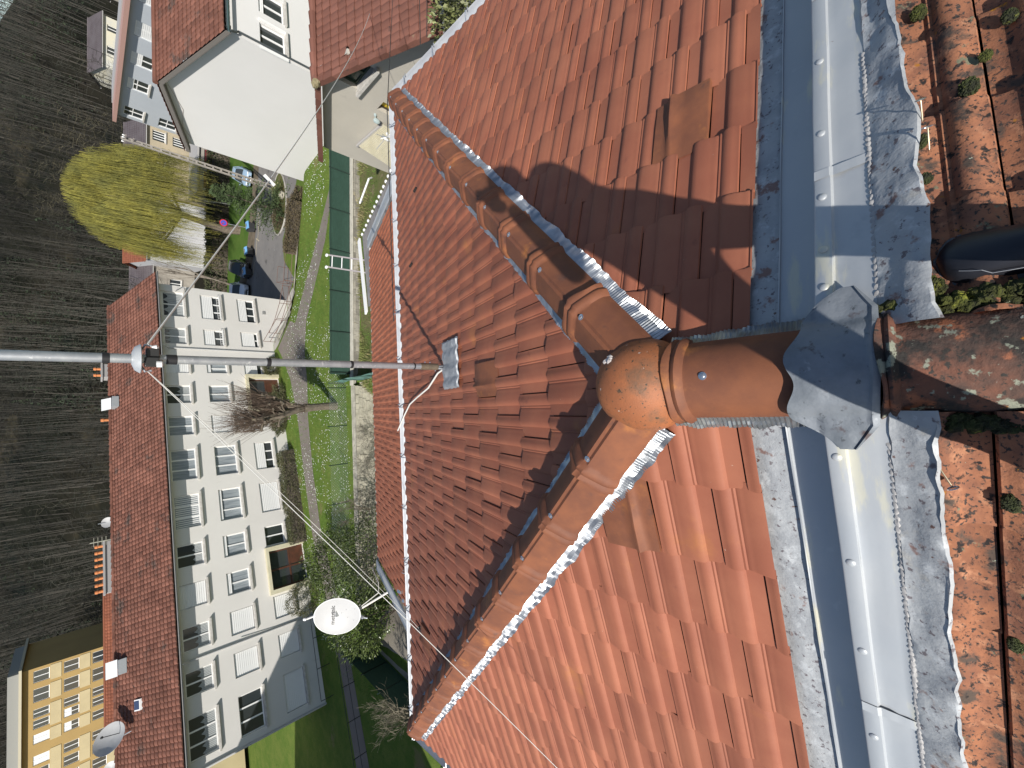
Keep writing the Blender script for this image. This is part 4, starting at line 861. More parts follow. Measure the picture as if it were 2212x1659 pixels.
# ---- sand-coloured house with slate roof between the willow and the grey block
t3, W4 = gable_block('sand-coloured house with a dark slate and orange roof behind the willow crown', 'house', (41.0,74.0,-12.3), (-.99,.10,0), 9.5, 8, 7.75, 1.75, mat('sand_render',(.42,.35,.24),.9,var=(.36,.31,.22),vs=.6), RTG,
   wins=((.9,2.3,5.5,6.9,dict(panes=4,sill=True)),(1.0,2.3,3.3,4.7,dict(panes=4)),(4.6,5.8,5.5,6.8,dict(panes=2)),(7,8.2,5.5,6.8,dict(panes=2))))
gable_block('house with a plain orange roof beside the sand-coloured house, half hidden by the willow', 'house', (31.2,75.4,-12.3), (-.99,.10,0), 9, 8, 7.6, 1.9, mat('white_far',(.5,.5,.5),.9), RT3, wins=((3,4.2,5,6.2),))
# ---- little house high on the hillside
t4, W5 = gable_block('small cream house with a grey roof high on the wooded hillside', 'house', (66.0,91.5,-3.6), (-.93,.10,0), 8.2, 7, 2.9, 1.4, mat('cream_far',(.60,.56,.42),.9,var=(.5,.5,.46),vs=.5), RTG, wins=((1.2,2.2,.9,2.2),(4.6,5.8,1.0,2.2)))
gable_block('second hillside house cut by the top picture edge, above the grey block', 'house', (77.0,83.5,-5), (-.93,.10,0), 8.5, 7, 3.4, 1.6, mat('cream_far2',(.45,.42,.38),.9), RTG, wins=((1.2,2.2,.9,2.2),))
# grey-brown barn roofs behind the bare trees
gable_block('low barn with a dull grey-brown roof behind the bare trees, right of the white block', 'barn', (26.0,80.0,-12.4), (-.97,.22,0), 12, 9, 6.6, 2.0, mat('barn_stone',(.22,.20,.17),.9,var=(.36,.33,.28),vs=.5), RTG, name='barn', wins=((2,3.2,3,4.4),(5,6.2,3,4.4),(8,9.2,3,4.4)))
# garages with maroon doors beyond the grass
gr = thing('garage', (36,66,-12.1), 0, 'low garage row with maroon doors under the sand-coloured house', 'garage')
W6 = Wall((39.5,66.5,-12.4), (-.985,.17,0), (-.17,-.985,0), gr)
W6.wall(0, 9, 0, 2.9, [(.6,3.0,0.2,2.3),(3.6,6.0,.2,2.3),(6.4,8.6,.2,2.3)], mat('garage_wall',(.30,.28,.25),.9))
for a in (.6,3.6,6.4): q = MB(); W6.bx(q, a, a+2.3, .2, 2.3, -.15, -.1); q.build('garage_door', mat('maroon_door',(.14,.025,.03),.5), gr)
q = MB(); W6.bx(q, -.2, 9.2, 2.9, 3.1, -6, .3); q.build('roof', CONC, gr)
# ---- tall block out of frame on the left, whose shade lies over the lawn and the end of the white facade
cb = thing('apartment_block', (-32,18,GZ), 0, 'neighbouring block outside the left picture edge that shades the lawn', 'apartment block')
pl = [(-25.6,22.7),(-23.3,20),(-24.9,7),(-44,7),(-46,24)]; zt = 2.0
q = MB(); q.prism(pl, GZ-.5, zt); q.build('wall', OCH2, cb)
q = MB(); q.prism([(x*1.0+(.2 if x > -30 else -.3), y) for x, y in pl], zt+.002, zt+.12); q.build('roof', CONC, cb)
for (p0, p1) in ((pl[1], pl[2]), (pl[0], pl[1])):
    dv = Vector((p1[0]-p0[0], p1[1]-p0[1], 0)); Lw = dv.length; dv.normalize(); nn_ = Vector((-dv.y, dv.x, 0)); nn_ = nn_ if nn_.x > 0 else -nn_
    Wb = Wall((p0[0]+nn_.x*.21, p0[1]+nn_.y*.21, GZ), dv, nn_, cb)
    for k in range(4):
        u = 1.0
        while u < Lw-1.6: Wb.window(u, u+1.3, 1.2+2.8*k, 2.6+2.8*k, panes=2, shut=[0,.9,.4][int(u+k)%3]); u += 3
# ================================================================== garden structures
MESHG = mat('green_windbreak', (.018,.050,.034), .8, var=(.022,.060,.042), vs=3, bump=.01, bs=20, stretch=(1,1,4))
wf = thing('fence', (10,25.3,GZ), 0, 'dark green windbreak fence on the stone wall between lawn and garden', 'fence')
def fline(x): return 25.55 - (x-2.3)*.052
q = MB()
def fm(u, v): x = 2.2+15.6*u; return Vector((x, fline(x) + .02*noise.noise(Vector((x*1.2, v*2, 0))) + .05*(1-v)*0, GZ + .03 + 1.27*v + .015*math.sin(x*2.5)*v))
q.grid(fm, 120, 6); q.build('windbreak_net', MESHG, wf)
PG = mat('green_post', (.012,.03,.022), .6)
x = 2.3
while x < 18: q = MB(); q.tube([(x,fline(x)-.05,GZ-.05),(x,fline(x)-.05,GZ+1.34)], .035, 6); q.build('post', PG, wf); x += 2.5
for zz in (.06, 1.24): q = MB(); q.tube([(2.2,fline(2.2)-.03,GZ+zz),(17.8,fline(17.8)-.03,GZ+zz)], .012, 4); q.build('wire', PG, wf)
STONEW = mat('grey_stone_wall', (.33,.31,.26), .95, var=(.24,.225,.19), vs=2.0, bump=.03, bs=7, tintamt=.3, spots=[((.42,.37,.22), 1.6, .60, .1), ((.12,.11,.09), 8, .64, .08)])
sw_ = thing('garden_wall', (8,25.1,GZ), 0, 'low grey stone wall with a pale coping under the green fence', 'wall')
q = MB(); r5 = random.Random(6)
for row in range(3):
    x = 1.6 + (row%2)*.2
    while x < 19:
        L = r5.uniform(.3,.6); z0 = GZ-.58+row*.19; q.box((x+L/2, fline(x)-.17-r5.uniform(0,.02), z0+.09), (L-.012,.30,.178), tint=r5.random()); x += L
q.build('stones', STONEW, sw_)
q = MB(); q.box8([(1.5,fline(1.5)-.38,GZ-.02),(19,fline(19)-.38,GZ-.02),(19,fline(19)+.03,GZ-.02),(1.5,fline(1.5)+.03,GZ-.02),(1.5,fline(1.5)-.38,GZ+.035),(19,fline(19)-.38,GZ+.035),(19,fline(19)+.03,GZ+.04),(1.5,fline(1.5)+.03,GZ+.04)]); q.build('coping', mat('pale_coping',(.52,.49,.42),.9,var=(.42,.40,.34),vs=3), sw_)
pw = thing('garden_wall', (-5,25.3,GZ), 0, 'pale limestone retaining wall behind the bare bushes, left of the mast', 'wall')
q = MB(); r5 = random.Random(16)
for row in range(6):
    x = -12.3 + (row%2)*.25
    while x < 1.4:
        L = r5.uniform(.28,.7); z0 = GZ-1.25+row*.21; q.box((x+L/2, 25.20-.10*(5-row)*.5-r5.uniform(0,.05), z0+.10), (L-.015,.45,.20), rz=r5.gauss(0,.03), tint=r5.random()); x += L
q.build('stones', PALE, pw)
q = MB(); q.grid(lambda u, v: Vector((-12.5+14*u, 24.95+.55*v, GZ+.03+.03*noise.noise(Vector((u*30,v*3,0))))), 70, 4); q.build('coping', PALE, pw)
# teal netting fence running towards the house
tn = thing('fence', (1.7,23.5,GZ), 0, 'teal netting fence running from the pale wall towards the house', 'fence')
TN = mat('teal_net', (.10,.22,.19), .8)
q = MB(); q.grid(lambda u, v: Vector((1.75+.35*u+.08*noise.noise(Vector((u*5,v*2,0))), 26.6-7.6*u, GZ-.5-.45*u+1.45*v)), 40, 6); q.build('netting', mat('teal_net_dark',(.05,.11,.095),.8,var=(.13,.27,.24),vs=2.5), tn)
for k in range(5): q = MB(); q.tube([(1.72+.09*k,26.6-1.9*k,GZ-1.2),(1.72+.09*k,26.6-1.9*k,GZ+1.0-.4*k/4)], .03, 6); q.build('post', PG, tn)
# chain-link fence left of the pollarded tree
cl = thing('fence', (-6,26.2,GZ), 0, 'thin chain-link fence along the lawn behind the bare bushes', 'fence')
q = MB(); r_ = .0038; x = -13
while x < 1.8:
    for sg in (1, -1):
        a = Vector((x, 26.25, GZ if sg > 0 else GZ+1.1)); b = a + Vector((1.1, 0, 1.1*sg)); q.add([a+Vector((-.007,0,0)), a+Vector((.007,0,0)), b+Vector((.007,0,0)), b+Vector((-.007,0,0))], [(0,1,2,3)])
    x += .16
q.build('wire_mesh', mat('grey_green_wire',(.20,.26,.22),.6), cl)
for k in range(7): q = MB(); q.tube([(-13+2.4*k,26.25,GZ-.1),(-13+2.4*k,26.25,GZ+1.2)], .03, 6); q.build('post', PG, cl)
# dark green fence panels at lower left
gf = thing('fence', (-13.3,22,GZ), 0, 'dark green panel fence in the shade beside the leafy laurel, lower left', 'fence')
for i, (a, b) in enumerate((((-13.85,24.55),(-12.5,22.3)), ((-13.9,24.5),(-14.0,22.0)), ((-14.0,22.0),(-14.4,18.5)), ((-14.4,18.5),(-14.8,15)))):
    q = MB(); q.grid(lambda u, v, a=a, b=b: Vector((a[0]+(b[0]-a[0])*u, a[1]+(b[1]-a[1])*u, GZ-.2+1.6*v)), 12, 3); q.build('panel', MESHG, gf)
    for t_ in (0, .5, 1): q = MB(); q.tube([(a[0]+(b[0]-a[0])*t_, a[1]+(b[1]-a[1])*t_, GZ-.3), (a[0]+(b[0]-a[0])*t_, a[1]+(b[1]-a[1])*t_, GZ+1.5)], .035, 6); q.build('post', PG, gf)
sheet('terrace', [(-13.6,24.2),(-11.6,23.2),(-8,20),(-8,12),(-13.6,12),(-14.2,19)], mat('beige_terrace',(.30,.27,.22),.9,var=(.25,.22,.18),vs=1.5,bump=.01,bs=20), .03)
# railings: ramp rail, and hoops along the left path
RAIL = mat('rusty_rail', (.12,.065,.05), .7, var=(.16,.10,.08), vs=6)
def railing(pts, label, h=.95, m=RAIL, mid=(.45,), r=.022, mx=.028):
    t = thing('railing', pts[0], 0, label, 'railing')
    for zz in (h, *[h*k for k in mid]): q = MB(); q.tube([Vector(p)+Vector((0,0,zz)) for p in pts], r, 6); q.build('rail', m, t)
    for a, b in zip(pts, pts[1:]):
        n = max(1, int((Vector(b)-Vector(a)).length/1.45))
        for k in range(n): p = Vector(a).lerp(Vector(b), k/n); q = MB(); q.tube([p+Vector((0,0,-.1)), p+Vector((0,0,h))], mx*.8, 6); q.build('post', m, t)
    q = MB(); q.tube([Vector(pts[-1])+Vector((0,0,-.1)), Vector(pts[-1])+Vector((0,0,h))], mx*.8, 6); q.build('post', m, t); return t
def zp(x, y, o=.02): return (x, y, zf(x, y)+o)
railing([zp(6.7,38.6), zp(7.6,37.3), zp(8.8,36.4), zp(10.6,35.9), zp(12.6,35.2)], 'brown tube railing along the top of the rubble bank by the white block')
railing([zp(6.2,40.2), zp(8.2,39.6), zp(9.8,39.6), zp(11.4,40.4)], 'second brown railing on the ramp close to the white wall')
railing([zp(11.6,39.4), zp(12.0,41.8), zp(13.4,41.4)], 'low brown barrier frame at the foot of the ramp in the car park', mid=(.1,))
DK = mat('dark_iron', (.02,.022,.022), .6)
railing([zp(-9.3,30.4), zp(-12.2,28.2), zp(-15,26.7), zp(-18.5,25.4), zp(-22,24.1)], 'long thin black railing beside the shaded path, lower left', m=DK, r=.016, h=.8)
railing([zp(-12.0,31.6), zp(-15.4,30.5), zp(-19,29.3)], 'dark pipe railing on the grass below the white block', m=DK, r=.018, h=.8, mid=())
# ---- bins
BIN = mat('bin_grey', (.045,.047,.05), .5); LID = mat('bin_blue_lid', (.16,.36,.62), .35); SHINE = mat('bin_steel', (.6,.62,.64), .2, .8)
def bin_(x, y, rz, lab):
    z = zf(x, y)+.03; t = thing('waste_container', (x, y, z), rz, lab, 'container', 'waste containers at the edge of the car park')
    q = MB(); q.box8([(-.48,-.38,.18),(.48,-.38,.18),(.48,.38,.18),(-.48,.38,.18),(-.60,-.50,1.02),(.60,-.50,1.02),(.60,.50,1.02),(-.60,.50,1.02)]); q.build('body', BIN, t, local=True)
    q = MB(); q.grid(lambda u, v: Vector((-.64+1.28*u, -.55+1.1*v, 1.04+.24*math.sin(math.pi*v))), 2, 10); q.quad((-.64,-.55,1.0),(.64,-.55,1.0),(.64,-.55,1.06),(-.64,-.55,1.06)); q.build('lid', LID, t, local=True)
    q = MB(); q.box((0,-.1,1.28),(.55,.35,.03)); q.build('lid_plate', SHINE, t, local=True)
    for sx in (-.42,.42):
        t.scale = (.74,.74,.74)
        for sy in (-.32,.32): q = MB(); q.lathe((sx,sy,.09), [(.09,-.025),(.09,.025),(0,.025)], 10, axis=(0,1,0)); q.build('wheel', BLACK, t, local=True)
bin_(15.9, 53.4, .25, 'blue-lidded waste container nearest the dark parked car')
bin_(18.0, 52.6, .25, 'blue-lidded waste container below the round no-parking sign')
bin_(20.6, 51.8, .3, 'blue-lidded waste container half hidden behind the conifer')
# ---- cars
def car(x, y, rz, lab, paint, typ='hatch', L=4.1, Wd=1.75, Hh=1.5, grp='cars parked beside the verge'):
    z = zf(x, y)+.01; t = thing('parked_car', (x, y, z), rz, lab, 'car', grp)
    secs = {'hatch': [(-1.0,.32,.62,.62),(-.97,.28,.72,.80),(-.80,.24,.80,1.0),(-.52,.22,.90,1.0),(-.30,.22,.92,1.0),(.1,.22,.93,1.0),(.55,.22,.94,1.0),(.86,.25,.92,.97),(.98,.30,.80,.86),(1.0,.36,.62,.74)]}[typ]
    q = MB(); rows = []
    for (f, z0, z1, w_) in secs:
        xx = f*L/2; hw = Wd/2*w_; zt_ = z1*.96
        rows.append([Vector((xx,-hw*.94,z0)),Vector((xx,-hw,z0+.12)),Vector((xx,-hw,zt_-.16)),Vector((xx,-hw*.93,zt_-.02)),Vector((xx,-hw*.5,zt_+.03)),Vector((xx,0,zt_+.04)),Vector((xx,hw*.5,zt_+.03)),Vector((xx,hw*.93,zt_-.02)),Vector((xx,hw,zt_-.16)),Vector((xx,hw,z0+.12)),Vector((xx,hw*.94,z0))])
    m = 11; q.add([v for r_ in rows for v in r_], [(i*m+j, i*m+j+1, (i+1)*m+j+1, (i+1)*m+j) for i in range(len(rows)-1) for j in range(m-1)] + [tuple(range(m)), tuple(range((len(rows)-1)*m, len(rows)*m))[::-1]])
    q.build('body', paint, t, smooth=True, local=True)
    cab = [(-.42,.88,.84),(-.10,Hh-.05,.66),(.10,Hh,.66),(.55,Hh-.02,.66),(.80,Hh-.16,.64),(.93,.95,.82)]
    g_ = MB(); rows = []
    for f, zz, w_ in cab: xx = f*L/2; hw = Wd/2*w_; rows.append([Vector((xx,-Wd/2*.86,.84)),Vector((xx,-hw,zz-.03)),Vector((xx,-hw*.6,zz+.01)),Vector((xx,hw*.6,zz+.01)),Vector((xx,hw,zz-.03)),Vector((xx,Wd/2*.86,.84))])
    m = 6; g_.add([v for r_ in rows for v in r_], [(i*m+j, i*m+j+1, (i+1)*m+j+1, (i+1)*m+j) for i in range(len(rows)-1) for j in range(m-1)]); g_.build('windows', GLASS, t, smooth=True, local=True)
    q = MB(); rr = [r_ for r_ in rows[1:5]]; q.add([v+Vector((0,0,.012)) for r_ in rr for v in r_[1:5]], [(i*4+j, i*4+j+1, (i+1)*4+j+1, (i+1)*4+j) for i in range(3) for j in range(3)])
    for a in range(6-1):
        if a in (1,3,4):
            for sgn in (1, -1):
                j0 = 0 if sgn > 0 else 5; j1 = 1 if sgn > 0 else 4
                p0 = rows[a][j0]; p1 = rows[a][j1]; q.tube([p0+Vector((0,-sgn*.01,0)), p1+Vector((0,-sgn*.01,.01))], .035, 4)
    q.build('roof', paint, t, local=True)
    for sx in (-.60, .62):
        for sy in (-1, 1):
            w1 = MB(); w1.lathe((sx*L/2, sy*(Wd/2-.10), .31), [(.0,-.10),(.30,-.10),(.32,-.07),(.32,.07),(.30,.10),(.20,.10)], 18, axis=(0,1,0)); wh = w1.build('wheel', BLACK, t, smooth=True, local=True)
            w1 = MB(); w1.lathe((sx*L/2, sy*(Wd/2-.10)+sy*.02, .31), [(.20,.095*sy),(.19,.09*sy),(.05,.08*sy),(0,.09*sy)], 12, axis=(0,1,0)); w1.build('rim', SHINE, wh, local=True)
    for sy in (-1, 1):
        q = MB(); q.blob((-.955*L/2, sy*Wd*.34, .66), .15, 1, 8, .02, (.6,1.15,.55)); q.build('headlight', mat('headlight',(.6,.62,.63),.15), t, smooth=True, local=True)
        q = MB(); q.blob((-.30*L/2, sy*(Wd/2+.08), .98), .10, 1, 6, .02, (.6,1,.7)); q.build('mirror', paint, t, smooth=True, local=True)
        q = MB(); q.box((.985*L/2, sy*Wd*.37, .80), (.06,.24,.16)); q.build('tail_light', mat('tail_red',(.35,.02,.02),.3), t, local=True)
    q = MB(); q.box((-1.0*L/2-.004,0,.45),(.04,.75,.16)); q.box((-1.0*L/2-.01,0,.62),(.04,.5,.06)); q.build('grille', BLACK, t, local=True)
    q = MB(); q.box((-1.0*L/2-.035,0,.36),(.02,.5,.11)); q.build('number_plate', FRAME, t, local=True)
car(14.35, 55.9, R(72), 'white hatchback parked nose-on beside the corner of the white block', mat('car_white',(.62,.66,.72),.3,spec=.6))
car(16.9, 55.6, R(68), 'dark grey hatchback parked right of the white hatchback', mat('car_dark',(.05,.052,.058),.25,spec=.6), Hh=1.6)
car(27.2, 53.9, R(60), 'pale blue car half hidden behind the blank gable wall', mat('car_blue',(.30,.42,.55),.3,spec=.6))
# ---- no-parking sign
t = thing('traffic_sign', (21.0,53.2,zf(21,53.2)), 0, 'round blue no-parking sign with a red rim and slash under the willow', 'sign')
z0 = zf(21,53.2); q = MB(); q.tube([(21.0,53.2,z0-.1),(20.9,53.2,z0+2.9)], .035, 6); q.build('post', GALV, t)
q = MB(); q.lathe((20.9,53.14,z0+2.75), [(.36,0),(.36,.03),(.27,.032)], 24, axis=(-.3,-1,.1)); q.build('rim', mat('sign_red',(.5,.02,.03),.4), t)
q = MB(); q.lathe((20.9,53.13,z0+2.75), [(.28,.02),(.28,.030),(0,.030)], 24, axis=(-.3,-1,.1)); q.build('plate', mat('sign_blue',(.06,.07,.38),.4), t)
q = MB(); q.box((20.889,53.098,z0+2.75), (.52,.012,.07), rot=Matrix.Rotation(R(45),3,'Y')); q.build('slash', mat('sign_red2',(.5,.02,.03),.4), t)
# ---- lattice concrete utility pole
t = thing('utility_pole', (22.8,45.7,zf(22.8,45.7)), 0, 'pierced concrete utility pole standing before the blank gable wall', 'pole')
z0 = zf(22.8,45.7)-.1; top = Vector((23.4,46.2,-1.0)); bot = Vector((22.8,45.7,z0))
CPO = mat('pole_concrete', (.34,.31,.27), .9, var=(.25,.23,.20), vs=3)
q = MB()
for sx in (-1, 1):
    b0 = bot + Vector((sx*.20,0,0)); t0 = top + Vector((sx*.10,0,0)); q.box8([b0+Vector((-.06,-.1,0)),b0+Vector((.06,-.1,0)),b0+Vector((.06,.1,0)),b0+Vector((-.06,.1,0)),t0+Vector((-.04,-.07,0)),t0+Vector((.04,-.07,0)),t0+Vector((.04,.07,0)),t0+Vector((-.04,.07,0))])
for k in range(19):
    f = k/18; p = bot.lerp(top, f); w2 = .24-.12*f; q.box(p+Vector((0,0,.1)), (w2*1.6,.12,.14))
q.build('shaft', CPO, t, bev=0)
q = MB(); q.box(top+Vector((0,0,-.1)), (.1,1.3,.1)); q.box(top+Vector((0,0,-.6)), (.1,.9,.1)); q.build('crossarm', mat('arm_steel',(.25,.22,.2),.7), t)
for k in (-.55,-.2,.2,.55): q = MB(); q.lathe(top+Vector((0,k,-.05)), [(.03,0),(.05,.05),(.06,.1),(.04,.16),(0,.17)], 8); q.build('insulator', FRAME, t)
# ---- fibre-cement shed roof, ladder and white pipe frame right of the lower roof
sh = thing('shed', (6.2,12.2,GZ), 0, 'grey corrugated shed roof with a scalloped white edge just beyond the lower roof', 'shed')
S0 = Vector((3.55,11.95,-5.15)); S1 = Vector((5.65,13.7,-5.5)); S2 = Vector((7.9,10.9,-5.45)); S3 = Vector((5.6,8.0,-4.6))
c0 = Vector((3.2,12.35,-4.95)); c1 = Vector((5.65,12.73,-5.0)); c2 = Vector((8.71,8.39,-5.0)); c3 = Vector((5.3,7.6,-4.7))
q = MB()
def shf(u, v): p = c0.lerp(c3, u).lerp(c1.lerp(c2, u), v); return p + Vector((0,0,.028*math.sin(u*math.pi*2*30)))
q.grid(shf, 240, 8); q.build('corrugated_roof', mat('fibre_cement',(.17,.165,.165),.9,var=(.12,.118,.12),vs=2,bump=.01,bs=20,spots=[((.04,.04,.04),7,.64,.06)]), sh)
q = MB(); 
for k in range(30):
    u = (k+.25)/30; p = shf(u, 1.0); q.blob(p+Vector((.02,.02,-.01)), .055, k, 6, .1, (1,1,.7))
q.build('white_edge', mat('white_bead',(.72,.72,.70),.7), sh, smooth=True)
q = MB(); e0 = c0+Vector((-.1,.02,.02)); e1 = c1+Vector((-.05,.1,.02)); q.box8([e0,e1,e1+Vector((-.10,.10,0)),e0+Vector((-.10,.10,0)),e0+Vector((0,0,.06)),e1+Vector((0,0,.06)),e1+Vector((-.10,.10,.06)),e0+Vector((-.10,.10,.06))]); q.build('verge_board', FRAME, sh)
q = MB(); q.prism([(3.4,12.2),(5.5,12.5),(8.4,8.5),(5.4,7.9)], GZ-.8, -5.2); q.build('wall', WALLW, sh)
ld = thing('ladder', (5.2,14.2,GZ), 0, 'aluminium ladder leaning up past the edge of the lower roof', 'ladder')
LA = mat('ladder_metal', (.42,.38,.37), .5, .3); LAr = mat('ladder_red', (.16,.06,.055), .6); la0 = Vector((4.7,12.0,-6.6)); la1 = Vector((5.55,14.9,-4.75)); off = Vector((-.42,.06,0))
for o_ in (Vector((0,0,0)), off):
    q = MB(); dv = (la1-la0); q.box8([la0+o_+Vector((0,0,-.04)),la0+o_+Vector((.05,0,-.04)),la1+o_+Vector((.05,0,-.04)),la1+o_+Vector((0,0,-.04)),la0+o_+Vector((0,0,.04)),la0+o_+Vector((.05,0,.04)),la1+o_+Vector((.05,0,.04)),la1+o_+Vector((0,0,.04))]); q.build('stile', LA, ld)
    q = MB(); q.blob(la1+o_+Vector((.02,.03,.02)), .06, 2, 7, .1, (1,1.4,.8)); q.build('end_cap', FRAME, ld, smooth=True)
for k in range(9): p = la0.lerp(la1, .05+k*.112); q = MB(); q.tube([p+Vector((.02,0,0)), p+off+Vector((.02,0,0))], .018, 6); q.build('rung', FRAME if k > 5 else LAr, ld)
wp = thing('pipe_frame', (8.2,13.5,-6.5), 0, 'white plastic pipe frame lying on the shed beside the garden', 'pipe frame'); q = MB()
q.tube([(6.75,12.75,-4.95),(7.3,12.1,-4.95),(7.42,12.2,-5.1)], .03, 6); q.tube([(6.75,12.75,-4.95),(6.9,12.88,-5.1)], .03, 6); q.build('pipe', FRAME, wp)
ta = thing('television_aerial', (8.6,11.6,-5.5), 0, 'small tangled white aerial at the edge of the shed roof near the gutter', 'aerial')
q = MB(); r6 = random.Random(2)
q.tube([(8.3,10.9,-5.7),(8.45,11.5,-5.1)], .02, 5)
for k in range(7): a = Vector((8.42,11.4,-5.2)); q.tube([a, a+Vector((r6.uniform(-.3,.3),r6.uniform(-.1,.5),r6.uniform(-.1,.2)))], .009, 4)
q.build('rods', GALV, ta)
for k in range(5): q = MB(); q.blob((8.42+r6.uniform(-.12,.12),11.35+r6.uniform(-.12,.12),-5.2+r6.uniform(-.06,.06)), .045, k, 6, .3); q.build('connector', FRAME, ta, smooth=True)
# ================================================================== vegetation
def tri_leaf(mb, p, d, L, w_, tint=None):
    d = Vector(d).normalized(); s = d.cross(Vector((rv.uniform(-1,1), rv.uniform(-1,1), rv.uniform(-1,1))))
    if s.length < .05: s = Vector((1,0,0))
    s = s.normalized()*w_; mb.add([p-s*.3, p+d*L*.45-s, p+d*L, p+d*L*.45+s], [(0,1,2,3)], tint)
rv = random.Random(42)
def limb(mb, p, d, L, r, depth, spread=.5, n=3, twig=None, up=.12, seg=4, minr=.006, sides=5, ratio=.68):
    """recursive tapering branch"""
    P = Vector(p); d = Vector(d).normalized(); path = [P.copy()]; rr = [r]
    for k in range(seg):
        d = (d + Vector((rv.gauss(0,.13), rv.gauss(0,.13), rv.gauss(up*.5,.10)))).normalized(); P = P + d*(L/seg); path.append(P.copy()); rr.append(max(minr*.6, r*(1-(k+1)/seg*.5)))
    mb.tube(path, rr, sides if r > .03 else 3, cap=False)
    if depth <= 0:
        if twig: twig(path[-1], d, path)
        return
    for k in range(n):
        f = rv.uniform(.45, 1.0); i = min(int(f*seg), seg-1); q = path[i].lerp(path[i+1], f*seg-i)
        nd = (d + Vector((rv.gauss(0,spread), rv.gauss(0,spread), rv.gauss(up,spread*.7)))).normalized()
        limb(mb, q, nd, L*ratio*rv.uniform(.75,1.2), max(minr, r*.55), depth-1, spread, n, twig, up, seg, minr, sides, ratio)
BARK = mat('bark_grey', (.16,.13,.10), .95, var=(.10,.085,.06), vs=6, bump=.02, bs=20, spots=[((.20,.19,.10), 5, .62, .1)])
BARKD = mat('bark_dark', (.075,.06,.045), .95, var=(.11,.09,.07), vs=6)
TWIG = mat('twig_brown', (.15,.105,.075), .9, var=(.09,.065,.05), vs=3)
# ---- weeping willow
wt = thing('willow_tree', (22.6,58.6,zf(22.6,58.6)), 0, 'large weeping willow with yellow-green hanging branches beyond the car park', 'tree')
wb = Vector((22.6,58.6,zf(22.6,58.6)-.1)); q = MB()
wc = wb + Vector((.6,.8,5.6)); q.tube([wb, wb+Vector((-.3,.1,1.4)), wb+Vector((.0,.4,3.0)), wc], [.55,.42,.36,.30], 10)
tips = []
for k in range(13):
    a = k*2.4; e = rv.uniform(.35,1.25); L = rv.uniform(4.2,7.0); p = wc.copy(); dd = Vector((math.cos(a)*math.cos(e), math.sin(a)*math.cos(e), math.sin(e))); path = [p.copy()]
    for j in range(6): dd = (dd+Vector((rv.gauss(0,.12),rv.gauss(0,.12),-.03))).normalized(); p = p+dd*L/6; path.append(p.copy())
    q.tube(path, [.17,.14,.11,.09,.07,.05,.03], 6); tips += path[2:]
q.build('trunk', mat('willow_bark',(.20,.16,.125),.95,var=(.12,.095,.07),vs=5,bump=.03,bs=10), wt)
q = MB(); 
for i in range(13000):
    b = rv.choice(tips); a = rv.uniform(0,6.28); el = rv.uniform(-.1,1.5)
    R0 = rv.uniform(.55,1.0)**.5; s_ = Vector((math.cos(a)*math.cos(el)*5.9, math.sin(a)*math.cos(el)*5.3, math.sin(el)*6.2))*R0
    start = wc + Vector((.2,0,3.4)) + s_
    if noise.noise(start*.5) < -.10: continue
    hang = rv.uniform(1.8, 7.0)*(1 if R0 > .75 else .6); zend = max(wb.z+rv.uniform(.8,3.2)+1.2*noise.noise(start*.7), start.z-hang); p = start.copy(); out = Vector((math.cos(a),math.sin(a),0)); n = 4; tint = min(1,max(0,rv.gauss(.5,.22)+.25*noise.noise(start*.6)))
    pts = [p.copy()]; dz = (start.z-zend)/n
    if dz < .1: continue
    for j in range(n): p = p + out*(.16-.03*j) + Vector((rv.gauss(0,.05)+.05,rv.gauss(0,.05),-dz)); pts.append(p.copy())
    w2 = rv.uniform(.007,.017); sd_ = Vector((-out.y,out.x,0)) if rv.random() < .5 else Vector((1,0,0))
    vs = []
    for j, pp in enumerate(pts): ww = w2*(1-.6*j/n); vs += [pp-sd_*ww, pp+sd_*ww]
    q.add(vs, [(2*j,2*j+1,2*j+3,2*j+2) for j in range(n)], tint)
    for j in range(5): t_ = rv.random()*n; i0 = min(int(t_), n-1); pp = pts[i0].lerp(pts[i0+1], t_-i0); tri_leaf(q, pp, (rv.gauss(0,.5),rv.gauss(0,.5),-1), rv.uniform(.12,.26), .016, tint)
q.build('crown', mat('willow_yellow',(.235,.21,.035),.85,var=(.13,.13,.03),vs=.8,tintamt=.5), wt)
# ---- dark conifer and shrubs on the island
cf = thing('conifer', (19.4,42.6,zf(19.4,42.6)), 0, 'dark spreading conifer on the kerbed island in the car park', 'tree'); cbp = Vector((19.4,42.9,zf(19.4,42.9)))
q = MB(); ct = cbp+Vector((1.3,2.6,5.2)); q.tube([cbp, cbp+Vector((.2,.5,1.5)), ct], [.16,.11,.03], 7); q.build('trunk', BARKD, cf)
q = MB()
for i in range(260):
    f = rv.random()**1.3; c0_ = cbp.lerp(ct, f); a = rv.uniform(0,6.28); L = (2.5*(1-f)+.5)*rv.uniform(.55,1.1); dd = Vector((math.cos(a),math.sin(a),rv.uniform(.05,.45))).normalized(); tint = rv.random()
    for j in range(34):
        t_ = (j+rv.random())/34; p = c0_+dd*L*t_+Vector((0,0,-.25*t_*t_)); s_ = (1-t_)*.38+.10
        tri_leaf(q, p+Vector((rv.gauss(0,s_*.35),rv.gauss(0,s_*.35),rv.gauss(0,s_*.2))), dd+Vector((rv.gauss(0,.6),rv.gauss(0,.6),rv.gauss(.25,.4))), rv.uniform(.12,.26), .035, tint)
q.build('foliage', mat('conifer_green',(.045,.075,.028),.85,var=(.07,.10,.035),vs=1.5,tintamt=.45), cf)
